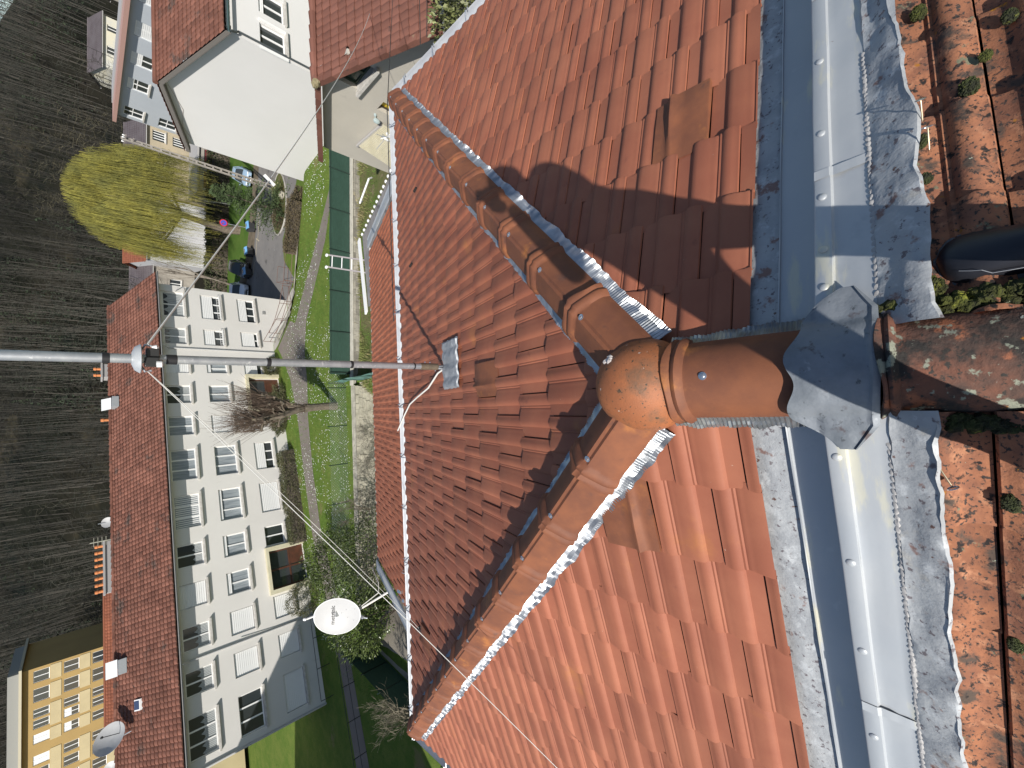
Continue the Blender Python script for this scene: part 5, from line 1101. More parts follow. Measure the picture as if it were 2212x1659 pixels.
# ---- generic leafy shrub
def shrub(name, c, rad, sc, n, leaf, lw, m, label, cat='shrub', group=None, hollow=.5, stems=True, seed=1, floor=True):
    t = thing(name, (c[0], c[1], zf(c[0], c[1])), 0, label, cat, group); c = Vector(c); q = MB()
    for i in range(n):
        a = rv.uniform(0,6.28); e = math.asin(rv.uniform(-.75,1)); dv = Vector((math.cos(a)*math.cos(e)*sc[0], math.sin(a)*math.cos(e)*sc[1], math.sin(e)*sc[2]))
        k = rad*rv.uniform(hollow,1.0)*(1+.35*noise.noise(dv*2.2+Vector((seed,0,0)))); p = c+dv*k
        if floor and p.z < zf(p.x, p.y)+.03: continue
        tri_leaf(q, p, dv+Vector((rv.gauss(0,.6),rv.gauss(0,.6),rv.gauss(.3,.5))), rv.uniform(.7,1.3)*leaf, lw, min(1,max(0,rv.gauss(.5,.3))))
    q.build('foliage', m, t)
    if stems:
        q = MB()
        for k in range(7): a = k*.9; q.tube([(c.x+.1*math.cos(a),c.y+.1*math.sin(a),zf(c.x,c.y)-.05), c+Vector((math.cos(a)*rad*sc[0]*.5, math.sin(a)*rad*sc[1]*.5, rad*sc[2]*.3))], [.03,.012], 4)
        q.build('stems', BARKD, t)
    return t
LAUR = mat('laurel_leaf', (.10,.13,.035), .35, var=(.055,.085,.02), vs=2, tintamt=.5, spec=.6)
LAURD = mat('evergreen_leaf', (.045,.065,.018), .5, var=(.07,.09,.025), vs=2, tintamt=.5)
HEDG = mat('hedge_leaf', (.06,.07,.025), .7, var=(.09,.085,.035), vs=2, tintamt=.5)
BRN = mat('brown_hedge', (.13,.10,.055), .9, var=(.08,.065,.04), vs=1.5, tintamt=.4)
OLIV = mat('olive_variegated', (.11,.13,.04), .5, var=(.20,.21,.09), vs=5, tintamt=.5)
shrub('laurel_bush', (-11.6,22.6,GZ+1.1), 1.75, (1.05,1,.95), 5200, .17, .032, LAUR, 'glossy laurel bush standing under the white satellite dish', hollow=.55, seed=3)
shrub('laurel_bush', (-9.2,26.3,GZ+1.0), 1.7, (1.25,.9,1.0), 5200, .13, .03, LAURD, 'dark evergreen bush behind the satellite dish by the path', hollow=.5, seed=8)
shrub('laurel_bush', (-8.2,22.6,GZ+.7), 1.9, (1.2,1.1,.9), 4200, .13, .03, LAURD, 'shaded evergreen bush between the dish mast and the lower roof', hollow=.5, seed=12)
shrub('clipped_bush', (-13.2,32.0,GZ+.85), 1.15, (.95,.95,.95), 4200, .075, .022, HEDG, 'clipped ball-shaped bush left of the second entrance of the white block', hollow=.8, seed=5, stems=False)
for (x, y, L, lab) in ((3.95,39.2,1.0,'clipped bush beside the downpipe of the white block'),(.2,37.6,2.6,'clipped hedge between the first entrance and the next windows'),):
    shrub('clipped_bush', (x,y,GZ+.55), .85, (L*.9,.7,.95), int(3200*L), .08, .024, HEDG, lab, hollow=.75, stems=False)
def hedge(a, b, w_, h, n, m, label, name='hedge', leaf=.10):
    a = Vector(a); b = Vector(b); L = (b-a).length; d = (b-a)/L; s_ = Vector((-d.y,d.x,0)); t = thing(name, a, 0, label, 'hedge'); q = MB()
    for i in range(n):
        u = rv.uniform(0,L); f = rv.random(); 
        hh = h*(1+.15*noise.noise(Vector((u*1.1,3,0)))); ww = w_/2*(1+.15*noise.noise(Vector((u*1.3,7,0))))
        side = rv.random()
        if side < .45: o_ = rv.uniform(-ww,ww); z = hh*rv.uniform(.85,1.05)
        else: o_ = ww*(1 if side < .72 else -1)*rv.uniform(.8,1.05); z = rv.uniform(.05,hh)
        p = a+d*u+s_*o_; p.z = zf(p.x,p.y)+z; tri_leaf(q, p, (rv.gauss(0,.7),rv.gauss(0,.7),rv.gauss(.4,.6)), leaf*rv.uniform(.7,1.3), leaf*.28, rv.random())
    q.build('foliage', m, t)
    q = MB(); pr = []
    n2 = int(L/.5)+1
    q.grid(lambda u, v: (lambda p, z: Vector((p.x,p.y,zf(p.x,p.y)+z)))(a+d*u*L+s_*(w_*.40*math.cos(math.pi*v)), h*.82*math.sin(math.pi*v)**.5), n2, 8); q.build('inner_growth', BARKD, t)
hedge((-3.1,36.35,0),(-9.8,33.9,0), 1.1, 1.0, 9000, HEDG, 'clipped dark hedge along the foot of the white block between its entrances', leaf=.085)
hedge((12.6,35.2,0),(16.4,34.0,0), 1.7, 1.0, 6500, BRN, 'brown winter hedge along the lane, end nearest the ramp', leaf=.11)
hedge((16.3,34.6,0),(18.0,35.4,0), 1.2, .9, 2500, BRN, 'short brown hedge where the lane meets the blank gable wall', leaf=.11)
shrub('island_shrub', (18.6,43.0,zf(18.6,43)+.4), .8, (1.2,.9,.7), 1500, .1, .03, BRN, 'low brown shrub on the kerbed island before the conifer', floor=True)
shrub('island_shrub', (21.2,42.9,zf(21.2,43)+.4), .8, (1.2,.9,.7), 1500, .1, .03, OLIV, 'olive shrub on the kerbed island behind the conifer', floor=True)
q = MB(); q.blob((20.6,42.2,zf(20.6,42.2)+.25), .36, 4, 10, .35, (1,1,.8)); tag(q.build('boulder', PALE, None, smooth=True), 'pale boulder on the kerbed island beside the conifer', 'boulder')
shrub('tall_shrub', (10.2,6.9,-5.9), 1.75, (1.0,.9,1.2), 6500, .13, .036, OLIV, 'tall variegated shrub between the red-roofed house and our gutter, top edge', hollow=.6, seed=4)
# ---- pollarded tree
pt = thing('pollarded_tree', (.28,27.8,GZ), 0, 'bare pollarded tree with knobbly limbs and whippy shoots before the white block', 'tree'); q = MB(); tw = MB(); pb = Vector((.28,27.8,GZ-.1))
q.tube([pb, pb+Vector((0,0,.9)), pb+Vector((-.05,.02,1.7)), pb+Vector((-.05,.05,2.1))], [.30,.24,.24,.30], 10)
crown0 = pb+Vector((-.05,.05,2.05))
def shoots(p, n, L):
    for k in range(n):
        d = Vector((rv.gauss(0,.33), rv.gauss(0,.33), 1)).normalized(); l = L*rv.uniform(.5,1.15); a = p.copy(); path = [a.copy()]
        for j in range(3): d = (d+Vector((rv.gauss(0,.07),rv.gauss(0,.07),.05))).normalized(); a = a+d*l/3; path.append(a.copy())
        tw.tube(path, [.011,.009,.007,.004], 3, cap=False)
for k, (dx, dy, L) in enumerate(((-1.0,.1,2.4),(-.55,-.3,3.0),(-.25,.3,3.2),(.15,-.1,2.9),(.55,.2,2.6),(.3,-.5,2.4),(-.8,-.5,2.6),(.75,-.1,2.0),(-.1,.7,2.5))):
    d = Vector((dx*.5,dy*.5,1)).normalized(); a = crown0.copy(); path = [a.copy()]; rr = [.17]
    for j in range(5): d = (d+Vector((rv.gauss(dx*.05,.13),rv.gauss(0,.13),.06))).normalized(); a = a+d*L/5; path.append(a.copy()); rr.append(.15-.018*j)
    q.tube(path, rr, 7); q.blob(path[-1], .15, k, 6, .6)
    for j in (2,3,4,5):
        for m_ in range(2):
            dd = (Vector((rv.gauss(0,.8),rv.gauss(0,.8),.5))).normalized(); L2_ = rv.uniform(.3,.8); e = path[j]+dd*L2_; q.tube([path[j], path[j]+dd*L2_*.5+Vector((0,0,.05)), e], [.06,.05,.05], 5); q.blob(e, .085, j+k, 5, .6); shoots(e, 10, 1.5)
    shoots(path[-1], 26, 2.2)
for k in range(40): a = rv.uniform(0,6.28); shoots(crown0+Vector((.25*math.cos(a),.25*math.sin(a),rv.uniform(-.3,.3))), 1, .9)
q.build('trunk', BARK, pt); tw.build('shoots', TWIG, pt)
# ---- bare bushes and small trees
def bare(name, p, h, label, m=BARK, depth=4, n=3, spread=.5, r=.05, stems=3, L0=.42, cat='tree', ratio=.7, up=.15, group=None, lean=(0,0)):
    t = thing(name, p, 0, label, cat, group); q = MB(); p = Vector(p)
    for k in range(stems):
        d = Vector((rv.gauss(lean[0],.22*min(stems,3)),rv.gauss(lean[1],.22*min(stems,3)),1)); limb(q, p+Vector((rv.gauss(0,.05*stems),rv.gauss(0,.05*stems),-.05)), d, h*L0, r, depth, spread, n, None, up, 3, .005, 5, ratio)
    q.build('branches', m, t); return t
THIN = mat('pale_twigs', (.17,.15,.12), .9, var=(.10,.09,.07), vs=2)
for i, (x, y, h) in enumerate(((-3.2,24.0,2.0),(-5.0,24.4,2.2),(-6.9,24.2,1.9),(-1.6,24.3,1.8))):
    bare('bare_bush', (x,y,zf(x,y)), h, ['bare bush below the middle of the pale wall','densest bare bush before the pale garden wall','bare bush at the left end of the pale wall, near the dish','small bare bush beside the teal netting'][i], THIN, 4, 3, .62, .018, 5, .45, 'bush', .72, .05, 'bare bushes before the pale wall')
bare('small_tree', (-5.8,23.2,zf(-5.8,23.2)), 4.2, 'slender bare fruit tree rising behind the lower roof', BARK, 5, 3, .45, .06, 1, .35)
bare('small_tree', (-14.9,17.6,GZ), 4.3, 'bare lichen-grey tree at the lower left eave corner', mat('lichen_bark',(.20,.18,.13),.9,var=(.13,.11,.08),vs=4), 5, 3, .6, .09, 2, .33, ratio=.72)
bare('small_tree', (16.2,24.4,zf(16.2,24.4)), 1.6, 'tiny bare sapling by the green fence near the cream house', THIN, 3, 2, .5, .02, 1, .4)
bare('tall_tree', (14.2,62.0,zf(14.2,62)), 10, 'tall bare pale-barked tree touching the corner of the white block', mat('pale_bark',(.27,.235,.185),.9,var=(.16,.14,.11),vs=3), 5, 3, .28, .17, 1, .36, ratio=.66, up=.3)
bare('tall_tree', (17.0,64.0,zf(17,64)), 10, 'second tall bare tree between the white block and the willow', mat('pale_bark2',(.25,.21,.17),.9,var=(.14,.12,.10),vs=3), 5, 3, .28, .15, 1, .36, ratio=.66, up=.3)
bare('tall_tree', (27.5,63,zf(27.5,63)), 8, 'bare silvery tree between the willow and the sand-coloured house', mat('silver_bark',(.30,.29,.27),.9), 5, 3, .35, .12, 1, .36, ratio=.68, up=.25)
# long hedge band behind the verge
hedge((12,66.5,0),(40,62.5,0), 1.6, 2.2, 9000, mat('dark_hedge',(.04,.05,.02),.9,var=(.06,.06,.03),vs=1,tintamt=.4), 'long dark hedge behind the verge across the car park', leaf=.25)
hedge((-22,24.5,0),(-36,19,0), .9, .8, 10, HEDG, 'low hedge outside the left picture edge', leaf=.085)
# ---- weeds and tufts along the garden wall
mb = MB()
for i in range(7000):
    x = rv.uniform(-12, 17); y = 24.9 - abs(rv.gauss(0, .8)) ; 
    if noise.noise(Vector((x*.6,y*.6,2))) < -.05: continue
    z = zf(x,y); tri_leaf(mb, Vector((x,y,z)), (rv.gauss(0,.3),rv.gauss(0,.3),1), rv.uniform(.12,.4), .015, rv.random())
tag(mb.build('weeds', mat('weed_blades',(.16,.19,.05),.8,var=(.26,.22,.11),vs=1.2,tintamt=.5), None), 'weeds and dry grass tufts along the foot of the garden walls', 'weeds', kind='stuff')
# ---- the winter wood on the hillside: one mass of trunks and fine crowns
rf = random.Random(77)
def forest(name, N, x0, x1, y0, y1, hmin, hmax, mt, mc, label, dens=26, evergreen=.10):
    tr = MB(); cr = MB(); ev = MB()
    for i in range(N):
        y = y0 + (y1-y0)*rf.random(); x = x0 + (x1-x0)*rf.random()
        if x < -24 and x > -60 and y < 92: continue
        if 52 < x < 80 and 80 < y < 100: continue
        z = hill(x, y)-.1
        if z < -10 and y < 78: continue
        h = rf.uniform(hmin, hmax); lean = Vector((rf.gauss(0,.06), rf.gauss(0,.05), 1)); t_ = min(1,max(0,.5+.9*noise.noise(Vector((x*.035,y*.035,5)))+rf.gauss(0,.14))); w2 = rf.uniform(.03,.085); p = Vector((x,y,z)); top = p+lean*h; s_ = Vector((1,0,0))
        if rf.random() < evergreen and noise.noise(Vector((x*.03,y*.03,9))) > -.1:
            for k in range(110):
                f = rf.random(); a = rf.uniform(0,6.28); r_ = (1-f)*h*.20*rf.uniform(.4,1); c = p+lean*h*(.15+.85*f); d = Vector((math.cos(a),math.sin(a),-.25)); q_ = c+d*r_; e = Vector((rf.gauss(0,.1),rf.gauss(0,.1),rf.gauss(0,.1)))
                ev.add([q_-e, q_+d*.28, q_+e+Vector((0,0,.12))], [(0,1,2)], rf.random())
            continue
        mid = p.lerp(top,.5)+Vector((rf.gauss(0,.25),0,0))
        tr.add([p-s_*w2, p+s_*w2, mid+s_*w2*.7, mid-s_*w2*.7, top+s_*.015, top-s_*.015], [(0,1,2,3),(3,2,4,5)], t_)
        for k in range(dens):
            f = rf.uniform(.3,1); b0 = p.lerp(mid, f*2) if f < .5 else mid.lerp(top, f*2-1); a = rf.uniform(0,6.28); L = h*rf.uniform(.06,.20)*(1.15-f*.6); d = Vector((math.cos(a), math.sin(a)*.8, rf.uniform(-.15,1.0))).normalized(); e = b0+d*L; ww = rf.uniform(.012,.03); sd_ = Vector((-d.z,0,d.x)).normalized()*ww
            cr.add([b0-sd_, b0+sd_, e], [(0,1,2)], t_)
            for j in range(3):
                f2 = rf.uniform(.3,.9); b1 = b0.lerp(e,f2); d2 = (d+Vector((rf.gauss(0,.8),rf.gauss(0,.6),.1))).normalized(); e2 = b1+d2*L*.55; cr.add([b1-sd_*.6, b1+sd_*.6, e2], [(0,1,2)], t_)
    tag(tr.build(name, mt, None), label+', trunks', 'wood', kind='stuff'); tag(cr.build('winter_twigs', mc, None), label+', fine branches', 'wood', kind='stuff')
    if ev.f: tag(ev.build('evergreens', mat('far_evergreen',(.022,.032,.016),.95,tintamt=.5), None), label+', dark evergreens', 'wood', kind='stuff')
MTR = mat('wood_trunk', (.058,.052,.043), .95, var=(.035,.032,.026), vs=.3, tintamt=.7); MCR = mat('wood_twigs', (.030,.028,.022), .95, var=(.012,.017,.012), vs=.05, tintamt=.8, spots=[((.085,.075,.045), .035, .54, .10), ((.010,.014,.012), .045, .56, .10)])  # twig spots paint in sunlit olive patches beside dark evergreen ones
forest('winter_wood', 3600, -110, 125, 76, 150, 7, 13, MTR, MCR, 'leafless winter wood covering the hillside')
# ================================================================== mast, wires, dish
zr = lambda y: SL*(YA-y)          # front hip plane
mp = Vector((.334,2.943,-.80)); pm = thing('electric_mast', mp, 0, 'galvanised electric mast rising from the hip face with black tape bands', 'mast')
def mpt(z): f = (z+.80)/2.45; return Vector((.334-.022*f, 2.943, z))
q = MB(); q.tube([mpt(-.57), mpt(.3), mpt(1.2), mpt(3.6)], .0245, 20); q.build('pole', GALV, pm, smooth=True)
q = MB(); q.tube([mpt(-.72), mpt(-.55)], .028, 16); q.build('brown_sleeve', mat('brown_sleeve',(.11,.085,.06),.6,var=(.16,.12,.08),vs=18), pm, smooth=True)
q = MB(); q.tube([mpt(-.83)+Vector((.006,.0,0)), mpt(-.73)], [.014,.014], 10); q.tube([mpt(-.80)+Vector((-.02,-.03,0)), mpt(-.70)+Vector((-.012,0,0))], .009, 8); q.build('cable_tail', GALV, pm, smooth=True)
for z, hh in ((1.315,.014),(1.055,.024),(.575,.012),(.035,.010),(-.49,.007)):
    q = MB(); q.lathe(mpt(z)-Vector((0,0,hh)), [(.0255,0),(.0272,.002),(.0272,2*hh-.002),(.0255,2*hh)], 20); q.build('tape_band', BLACK, pm, smooth=True)
q = MB(); q.lathe(mpt(1.185), [(.075,-.004),(.078,.0),(.062,.022),(.03,.034),(.025,.034)], 18); q.v = [(v[0]+.0, v[1], v[2]) for v in q.v]; q.build('clamp_plate', ZINC, pm, smooth=True)
q = MB(); q.box(mpt(1.135)+Vector((.030,-.01,0)), (.05,.05,.055)); q.box(mpt(1.14)+Vector((-.02,-.035,0)), (.05,.03,.06)); q.build('clamp', mat('clamp_dark',(.05,.05,.05),.4,.4), pm, bev=.004)
for dx in (.075, -.07): q = MB(); q.tube([mpt(1.18)+Vector((dx*.6,-.01,0)), mpt(1.165)+Vector((dx,-.015,-.0)), mpt(1.15)+Vector((dx*.9,-.02,-.01))], .006, 6); q.build('hook', GALV, pm)
q = MB(); q.lathe(mpt(1.11)+Vector((-.03,-.04,0)), [(.012,-.015),(.018,-.01),(.018,.012),(0,.016)], 10); q.lathe(mpt(1.12)+Vector((.06,-.02,0)), [(.008,-.01),(.016,0),(.008,.02),(0,.021)], 10); q.build('insulator', FRAME, pm, smooth=True)
for k in range(3): q = MB(); q.lathe(mpt(-.60-.05*k)+Vector((.03 if k < 2 else -.03,0,0)), [(.004,0),(.004,.01),(0,.012)], 6, axis=(1 if k < 2 else -1,0,0)); q.build('bolt', CAP, pm)
def wire(name, a, b, sag, r, m, label, n=24, wob=0):
    a = Vector(a); b = Vector(b); q = MB(); P = []
    for i in range(n+1):
        f = i/n; p = a.lerp(b, f); p.z -= sag*4*f*(1-f); p += Vector((0,0,wob*noise.noise(Vector((f*9,r*99,0))))); P.append(p)
    q.tube(P, r, 6); o = q.build(name, m, None, smooth=True); return tag(o, label, 'cable')
cr0 = mpt(1.155)+Vector((.075,-.02,0)); wire('twisted_cable', cr0, (12.3,11.2,-4.75), .18, .0058, CABLE, 'pale twisted cable running right from the mast clamp towards the red-roofed house')
dsp = cr0.lerp(Vector((12.3,11.2,-4.75)), .145) - Vector((0,0,.18*4*.145*.855-.02)); q = MB(); q.box(dsp+Vector((0,0,-.02)), (.02,.02,.11), rot=Matrix.Rotation(R(40),3,'Y')); tag(q.build('cable_spreader', FRAME, None), 'small white spreader clipped on the pale cable over the car park', 'clip')
cl0 = mpt(1.155)+Vector((-.07,-.02,0)); wire('stay_wire', cl0, (-2.75,1.17,-.93), .02, .0020, CABLE, 'pale stay wire from the mast clamp across the left hip to the left roof slope')
wire('stay_wire', cl0+Vector((0,.02,-.005)), (-2.42,4.05,-1.17), .03, .0017, CABLE, 'thinner stay wire from the mast clamp to the left end of the hip face')
q = MB(); q.blob((-2.42,4.05,-1.17), .03, 2, 6, .5); tag(q.build('wire_anchor', BLACK, None), 'black knot anchoring the thin stay wire on the hip face', 'anchor')
wire('service_wire', (3.86,4.745,-1.37), (10.0,8.67,-3.91), .0, .006, CABLED, 'dark service wire leaving the right gutter corner for the red-roofed house')
wire('service_wire', (1.1,4.742,-1.372), (3.90,4.742,-1.372), .0, .0055, CABLED, 'dark wire clipped along the gutter near the right eave corner')
wire('service_wire', (4.15,3.85,-1.30), (11.5,7.0,-3.4), .05, .005, CABLED, 'thin dark wire nearer us crossing the shaded cream wall')
wire('service_wire', (4.15,3.72,-1.30), (11.6,6.7,-3.4), .07, .005, CABLED, 'thinnest dark wire beside its twin over the cream wall')
q = MB(); P = [mpt(-.80)+Vector((-.02,-.03,0)), Vector((.28,3.05,-.835)), Vector((.18,3.32,-.915)), Vector((.10,3.72,-1.05)), Vector((.02,4.05,-1.165)), Vector((-.10,4.35,-1.27)), Vector((-.22,4.55,-1.33)), Vector((-.30,4.72,-1.40))]
q.tube([p+Vector((.01*math.sin(i*2),0,.03)) for i, p in enumerate(P)], .008, 8); tag(q.build('white_cable', mat('white_cable',(.75,.74,.68),.5), None, smooth=True), 'white cable lying on the hip face from the mast foot to the gutter', 'cable')
# lead patch at the mast foot
lp = MB()
def lpf(u, v):
    x = .135+.40*u; y = 2.545+.375*v; n = Vector((x*9,y*9,3)); a = min(u,1-u,v,1-v)
    return Vector((x+.008*noise.noise(Vector((y*20,1,0)))*(1 if u in (0,1) else 0), y+.010*noise.noise(Vector((x*26,2,0))), zr(y)+.042+.012*abs(math.sin(x*27))+.006*noise.noise(n*3)-(.012 if a < .03 else 0)))
lp.grid(lpf, 60, 40); o = lp.build('lead_patch', mat('lead_patch',(.27,.29,.31),.55,.25,var=(.36,.38,.40),vs=12,bump=.003,bs=30,spots=[((.50,.52,.54),22,.60,.1)]), None, smooth=True); tag(o, 'grey lead patch dressed over the tiles at the foot of the mast', 'lead patch')
# ---- satellite dish on the left rake
dc = Vector((-3.88,8.2,-2.02)); ds = thing('satellite_dish', dc, 0, 'round white satellite dish with a dark printed word, left of the lower roof', 'satellite dish')
ax = Vector((-.22,-.80,.56)).normalized(); xx = Vector((0,0,1)).cross(ax).normalized()
Mx = (F_ .cross(Vector((0,0,1)))).normalized(); ux = ax.cross(Vector((0,0,1))).normalized(); ux = -ux if ux.x < 0 else ux; uy = ux.cross(ax); uy = -uy if uy.z < 0 else uy
ra, rb = .375, .415
DISHM = mat('dish_white', (.45,.45,.445), .5, var=(.42,.42,.415), vs=3, spots=[((.52,.50,.47), 9, .66, .05), ((.30,.28,.25), 22, .73, .02)])
q = MB(); n = 48
def dsh(r_, a, back=0): return dc + ux*(ra*r_*math.cos(a)) + uy*(rb*r_*math.sin(a)) + ax*(.075*(r_*r_) - back)
q.grid(lambda u, v: dsh(v, 2*math.pi*u), n, 10); q.grid(lambda u, v: dsh(1-v, 2*math.pi*u, .012), n, 10); q.build('reflector', DISHM, ds, smooth=True)
q = MB(); q.tube([dsh(1, 2*math.pi*k/n, .004) for k in range(n+1)], .008, 6); q.build('rim', FRAME, ds, smooth=True)
q = MB(); a0 = dc-uy*rb*1.0+ax*.06; q.tube([dc-uy*rb*.9+ax*.0, dc-uy*(rb+.06)+ax*.10], .018, 8); q.blob(dc-uy*(rb+.05)+ax*.1, .03, 1, 6, .3); q.tube([dc-uy*(rb+.05)+ax*.1, dc-uy*(rb+.14)+ax*.12], .012, 6); q.build('feed_bracket', GALV, ds, smooth=True)
q = MB(); q.tube([dc+uy*rb*.95+ax*.05, dc+uy*(rb+.12)+ax*.12+ux*-.02], .018, 8); q.lathe(dc+uy*(rb+.12)+ax*.12-ux*.02, [(.026,0),(.03,.03),(.02,.05),(0,.05)], 12, axis=uy); q.build('receiver', FRAME, ds, smooth=True)
q = MB(); q.tube([(-3.42,7.35,-2.72), dc-ax*.09-uy*.34, dc-ax*.10-uy*.05], .022, 10); q.build('mast', mat('chalky_pipe',(.66,.63,.57),.7,var=(.60,.57,.52),vs=9,spots=[((.16,.08,.04),30,.68,.03)]), ds, smooth=True)
q = MB(); q.box(dc-ax*.05, (.12,.08,.14)); q.build('bracket', GALV, ds)
q = MB(); q.tube([dc-ax*.08-uy*.30, (-3.5,7.6,-2.55), (-3.35,7.7,-2.6), (-3.26,8.3,-2.78), (-3.30,8.45,-2.9)], .009, 6); q.build('coax_cable', mat('coax_pale',(.6,.58,.52),.6), ds, smooth=True)
for (a, b) in ((.10,-.14),(-.06,-.18),(.02,-.06),(.14,-.30),(-.1,-.3)):
    q = MB(); q.lathe(dc+ux*a+uy*b+ax*(.075*((a/ra)**2+(b/rb)**2)+.001), [(.006,0),(.005,.003),(0,.003)], 8, axis=ax); q.build('bolt', mat('bolt_dark',(.12,.11,.10),.5), ds)
# lettering across the dish, read from the lower left to the upper right of the reflector
def text3d(word, size, m, org, xd, yd, name, parent, ext=.0012):
    cu = bpy.data.curves.new(name, 'FONT'); cu.body = word; cu.size = size; cu.extrude = ext; cu.align_x = 'CENTER'; cu.align_y = 'CENTER'; cu.offset = size*.018; cu.space_character = 1.05; cu.resolution_u = 4
    to = bpy.data.objects.new(name, cu); col.objects.link(to); dg = bpy.context.evaluated_depsgraph_get(); me = bpy.data.meshes.new_from_object(to.evaluated_get(dg)); bpy.data.objects.remove(to)
    zd = xd.cross(yd); base = WM[parent.name].inverted()
    for v in me.vertices:
        u_, v_ = v.co.x, v.co.y; pos = org + xd*u_ + yd*v_
        rel = pos-dc; rr_ = (rel.dot(ux)/ra)**2 + (rel.dot(uy)/rb)**2
        v.co = base @ (pos + ax*(.075*rr_ + .002 + v.co.z))
    me.materials.clear(); me.materials.append(m); o = bpy.data.objects.new(name, me); col.objects.link(o); o.parent = parent; WM[o.name] = WM[parent.name]; return o
INK = mat('dark_ink', (.06,.06,.06), .6)
xd = (ux*1.0 + uy*.06).normalized(); yd = (uy*1.0 - ux*.06).normalized(); tc = dc+uy*.09+ux*-.0
text3d('metr', .108, INK, tc-xd*.100, xd, yd, 'lettering', ds); text3d('nic', .108, INK, tc+xd*.120, xd, yd, 'lettering', ds)
q = MB(); n = 24; cc = tc+xd*.030-yd*.004
def cpt(r_, a):
    p = cc+xd*r_*math.cos(a)+yd*r_*math.sin(a); rel = p-dc; return p+ax*(.075*((rel.dot(ux)/ra)**2+(rel.dot(uy)/rb)**2)+.0035)
q.add([cpt(.034, 2*math.pi*k/n) for k in range(n)]+[cpt(.027, 2*math.pi*k/n) for k in range(n)], [(k,(k+1)%n,n+(k+1)%n,n+k) for k in range(n)])
for k in (-1,0,1): a_ = .010*k; q.add([cc+xd*(a_-.0024)-yd*.024, cc+xd*(a_+.0024)-yd*.024, cc+xd*(a_+.0024)+yd*.024, cc+xd*(a_-.0024)+yd*.024], [(0,1,2,3)]); q.v[-4:] = [tuple(Vector(v)+ax*(.075*(((Vector(v)-dc).dot(ux)/ra)**2+((Vector(v)-dc).dot(uy)/rb)**2)+.0036)) for v in q.v[-4:]]
q.build('ring_emblem', INK, ds)
# dish standing on the roof of the white block
dc2 = Wn.p(29.9, 12.25, -3.6); d2 = thing('satellite_dish', dc2, 0, 'big white satellite dish standing on the brown roof of the white block', 'satellite dish'); ax2 = Vector((.55,-.42,.45)).normalized()
q = MB(); q.lathe(dc2, [(0,-.02),(.3,.0),(.6,.09),(.80,.19),(.80,.17),(.6,.06),(.3,-.03),(0,-.04)], 28, axis=ax2); q.build('reflector', DISHM, d2, smooth=True)
q = MB(); q.tube([dc2-ax2*.05, dc2+Vector((0,0,-.45))-ax2*.2, Wn.p(29.9,11.1,-3.6)], .04, 8); q.build('mast', GALV, d2)
q = MB(); q.tube([dc2-Vector((0,0,.7))+ax2*.2, dc2+ax2*.75], .02, 6); q.blob(dc2+ax2*.75, .07, 1, 6, .1); q.build('feed_arm', DK, d2)
for (u_, s_) in ((17.0,.35),(35.6-4,.38)):
    d3 = Wn.p(u_, 12.2, -5.2); t = thing('satellite_dish', d3, 0, 'small white dish by the chimney on the white block ridge' if u_ < 20 else 'second small dish near the left end of the white block ridge', 'satellite dish')
    q = MB(); q.lathe(d3, [(0,0),(s_*.5,.02),(s_,.09),(s_,.07),(0,-.03)], 18, axis=(.3,-.8,.4)); q.build('reflector', DISHM, t, smooth=True)
    q = MB(); q.tube([d3+Vector((0,.05,.5)), d3+Vector((0,.05,-.8))], .025, 6); q.build('mast', GALV, t)
q = MB(); q.tube([Wn.p(18.2,11.9,-5.2), Wn.p(18.2,13.1,-5.2)], .03, 6); 
for k in range(4): q.tube([Wn.p(17.9,12.3+.2*k,-5.2), Wn.p(18.5,12.3+.2*k,-5.2)], .015, 4)
tag(q.build('television_aerial', mat('aerial_pale',(.4,.4,.32),.6), None), 'comb-shaped television aerial on the white block ridge beside the long chimney', 'aerial')
# stub antenna clamp on the lower roof
q = MB(); q.box((-2.75,5.75,-1.93), (.05,.10,.05)); q.box((-2.83,5.6,-1.90), (.05,.06,.04)); tag(q.build('clamp_plate', CAP, None, bev=.008), 'shiny metal clamp lying on the orange lower roof near its left rake', 'clamp')
# ================================================================== loose nails on the zinc
def nail(p, d, label, cap=True):
    p = Vector(p); d = Vector(d).normalized(); t = thing('roofing_nail', p, 0, label, 'nail', 'loose roofing nails around the old tiles')
    q = MB(); q.tube([p, p+d*.046, p+d*.052], [.0017,.0017,.0004], 8); q.build('shank', mat('brass_shank',(.42,.35,.24),.4,.6), t, smooth=True)
    q = MB(); q.lathe(p-d*.0005, [(.0105,0),(.0115,.0015),(.009,.003),(0,.0042)], 16, axis=-d); q.build('washer', CAP, t, smooth=True)
nail((.708,-.047,-.055), (-.78,-.02,-.55), 'upright nail with a pale washer at the lead edge, highest in the picture')
nail((.622,-.054,-.028), (-.92,.0,-.32), 'upright nail just below its twin beside the moss clump')
nail((-.230,-.040,.052), (.88,.38,.16), 'nail leaning over the lead edge on the dark-moss side of the ridge')
# moss cushions
mspots = [(1,1.00,-.064,.020,MOSS,'ragged moss clump at the top of the old tiles'),(1,.686,-.134,.021,MOSSD,'round dark moss cushion beside a lichen patch'),(1,.575,-.040,.017,MOSSD,'small moss clump under the two upright nails'),(1,.463,-.044,.012,MOSSD,'tiny moss tuft at the lead edge above the shoe'),
 (1,.76,-.168,.012,MOSS,'thin moss tuft in the joint above the round cushion'),(-1,.305,-.127,.018,MOSSD,'round moss cushion on the left old slope'),(-1,.655,-.125,.016,MOSSD,'moss cushion at the lower right picture edge'),(1,.175,-.035,.026,MOSS,'moss lump at the toe of the black shoe'),(1,.85,-.215,.016,MOSSD,'moss clump at the top right picture corner')]
for i, (s_, x, y, r_, m_, lab) in enumerate(mspots): clump(rp(s_, x, y, .118), r_, lab, m_, seed=i+1, group='moss cushions on the old tiles')
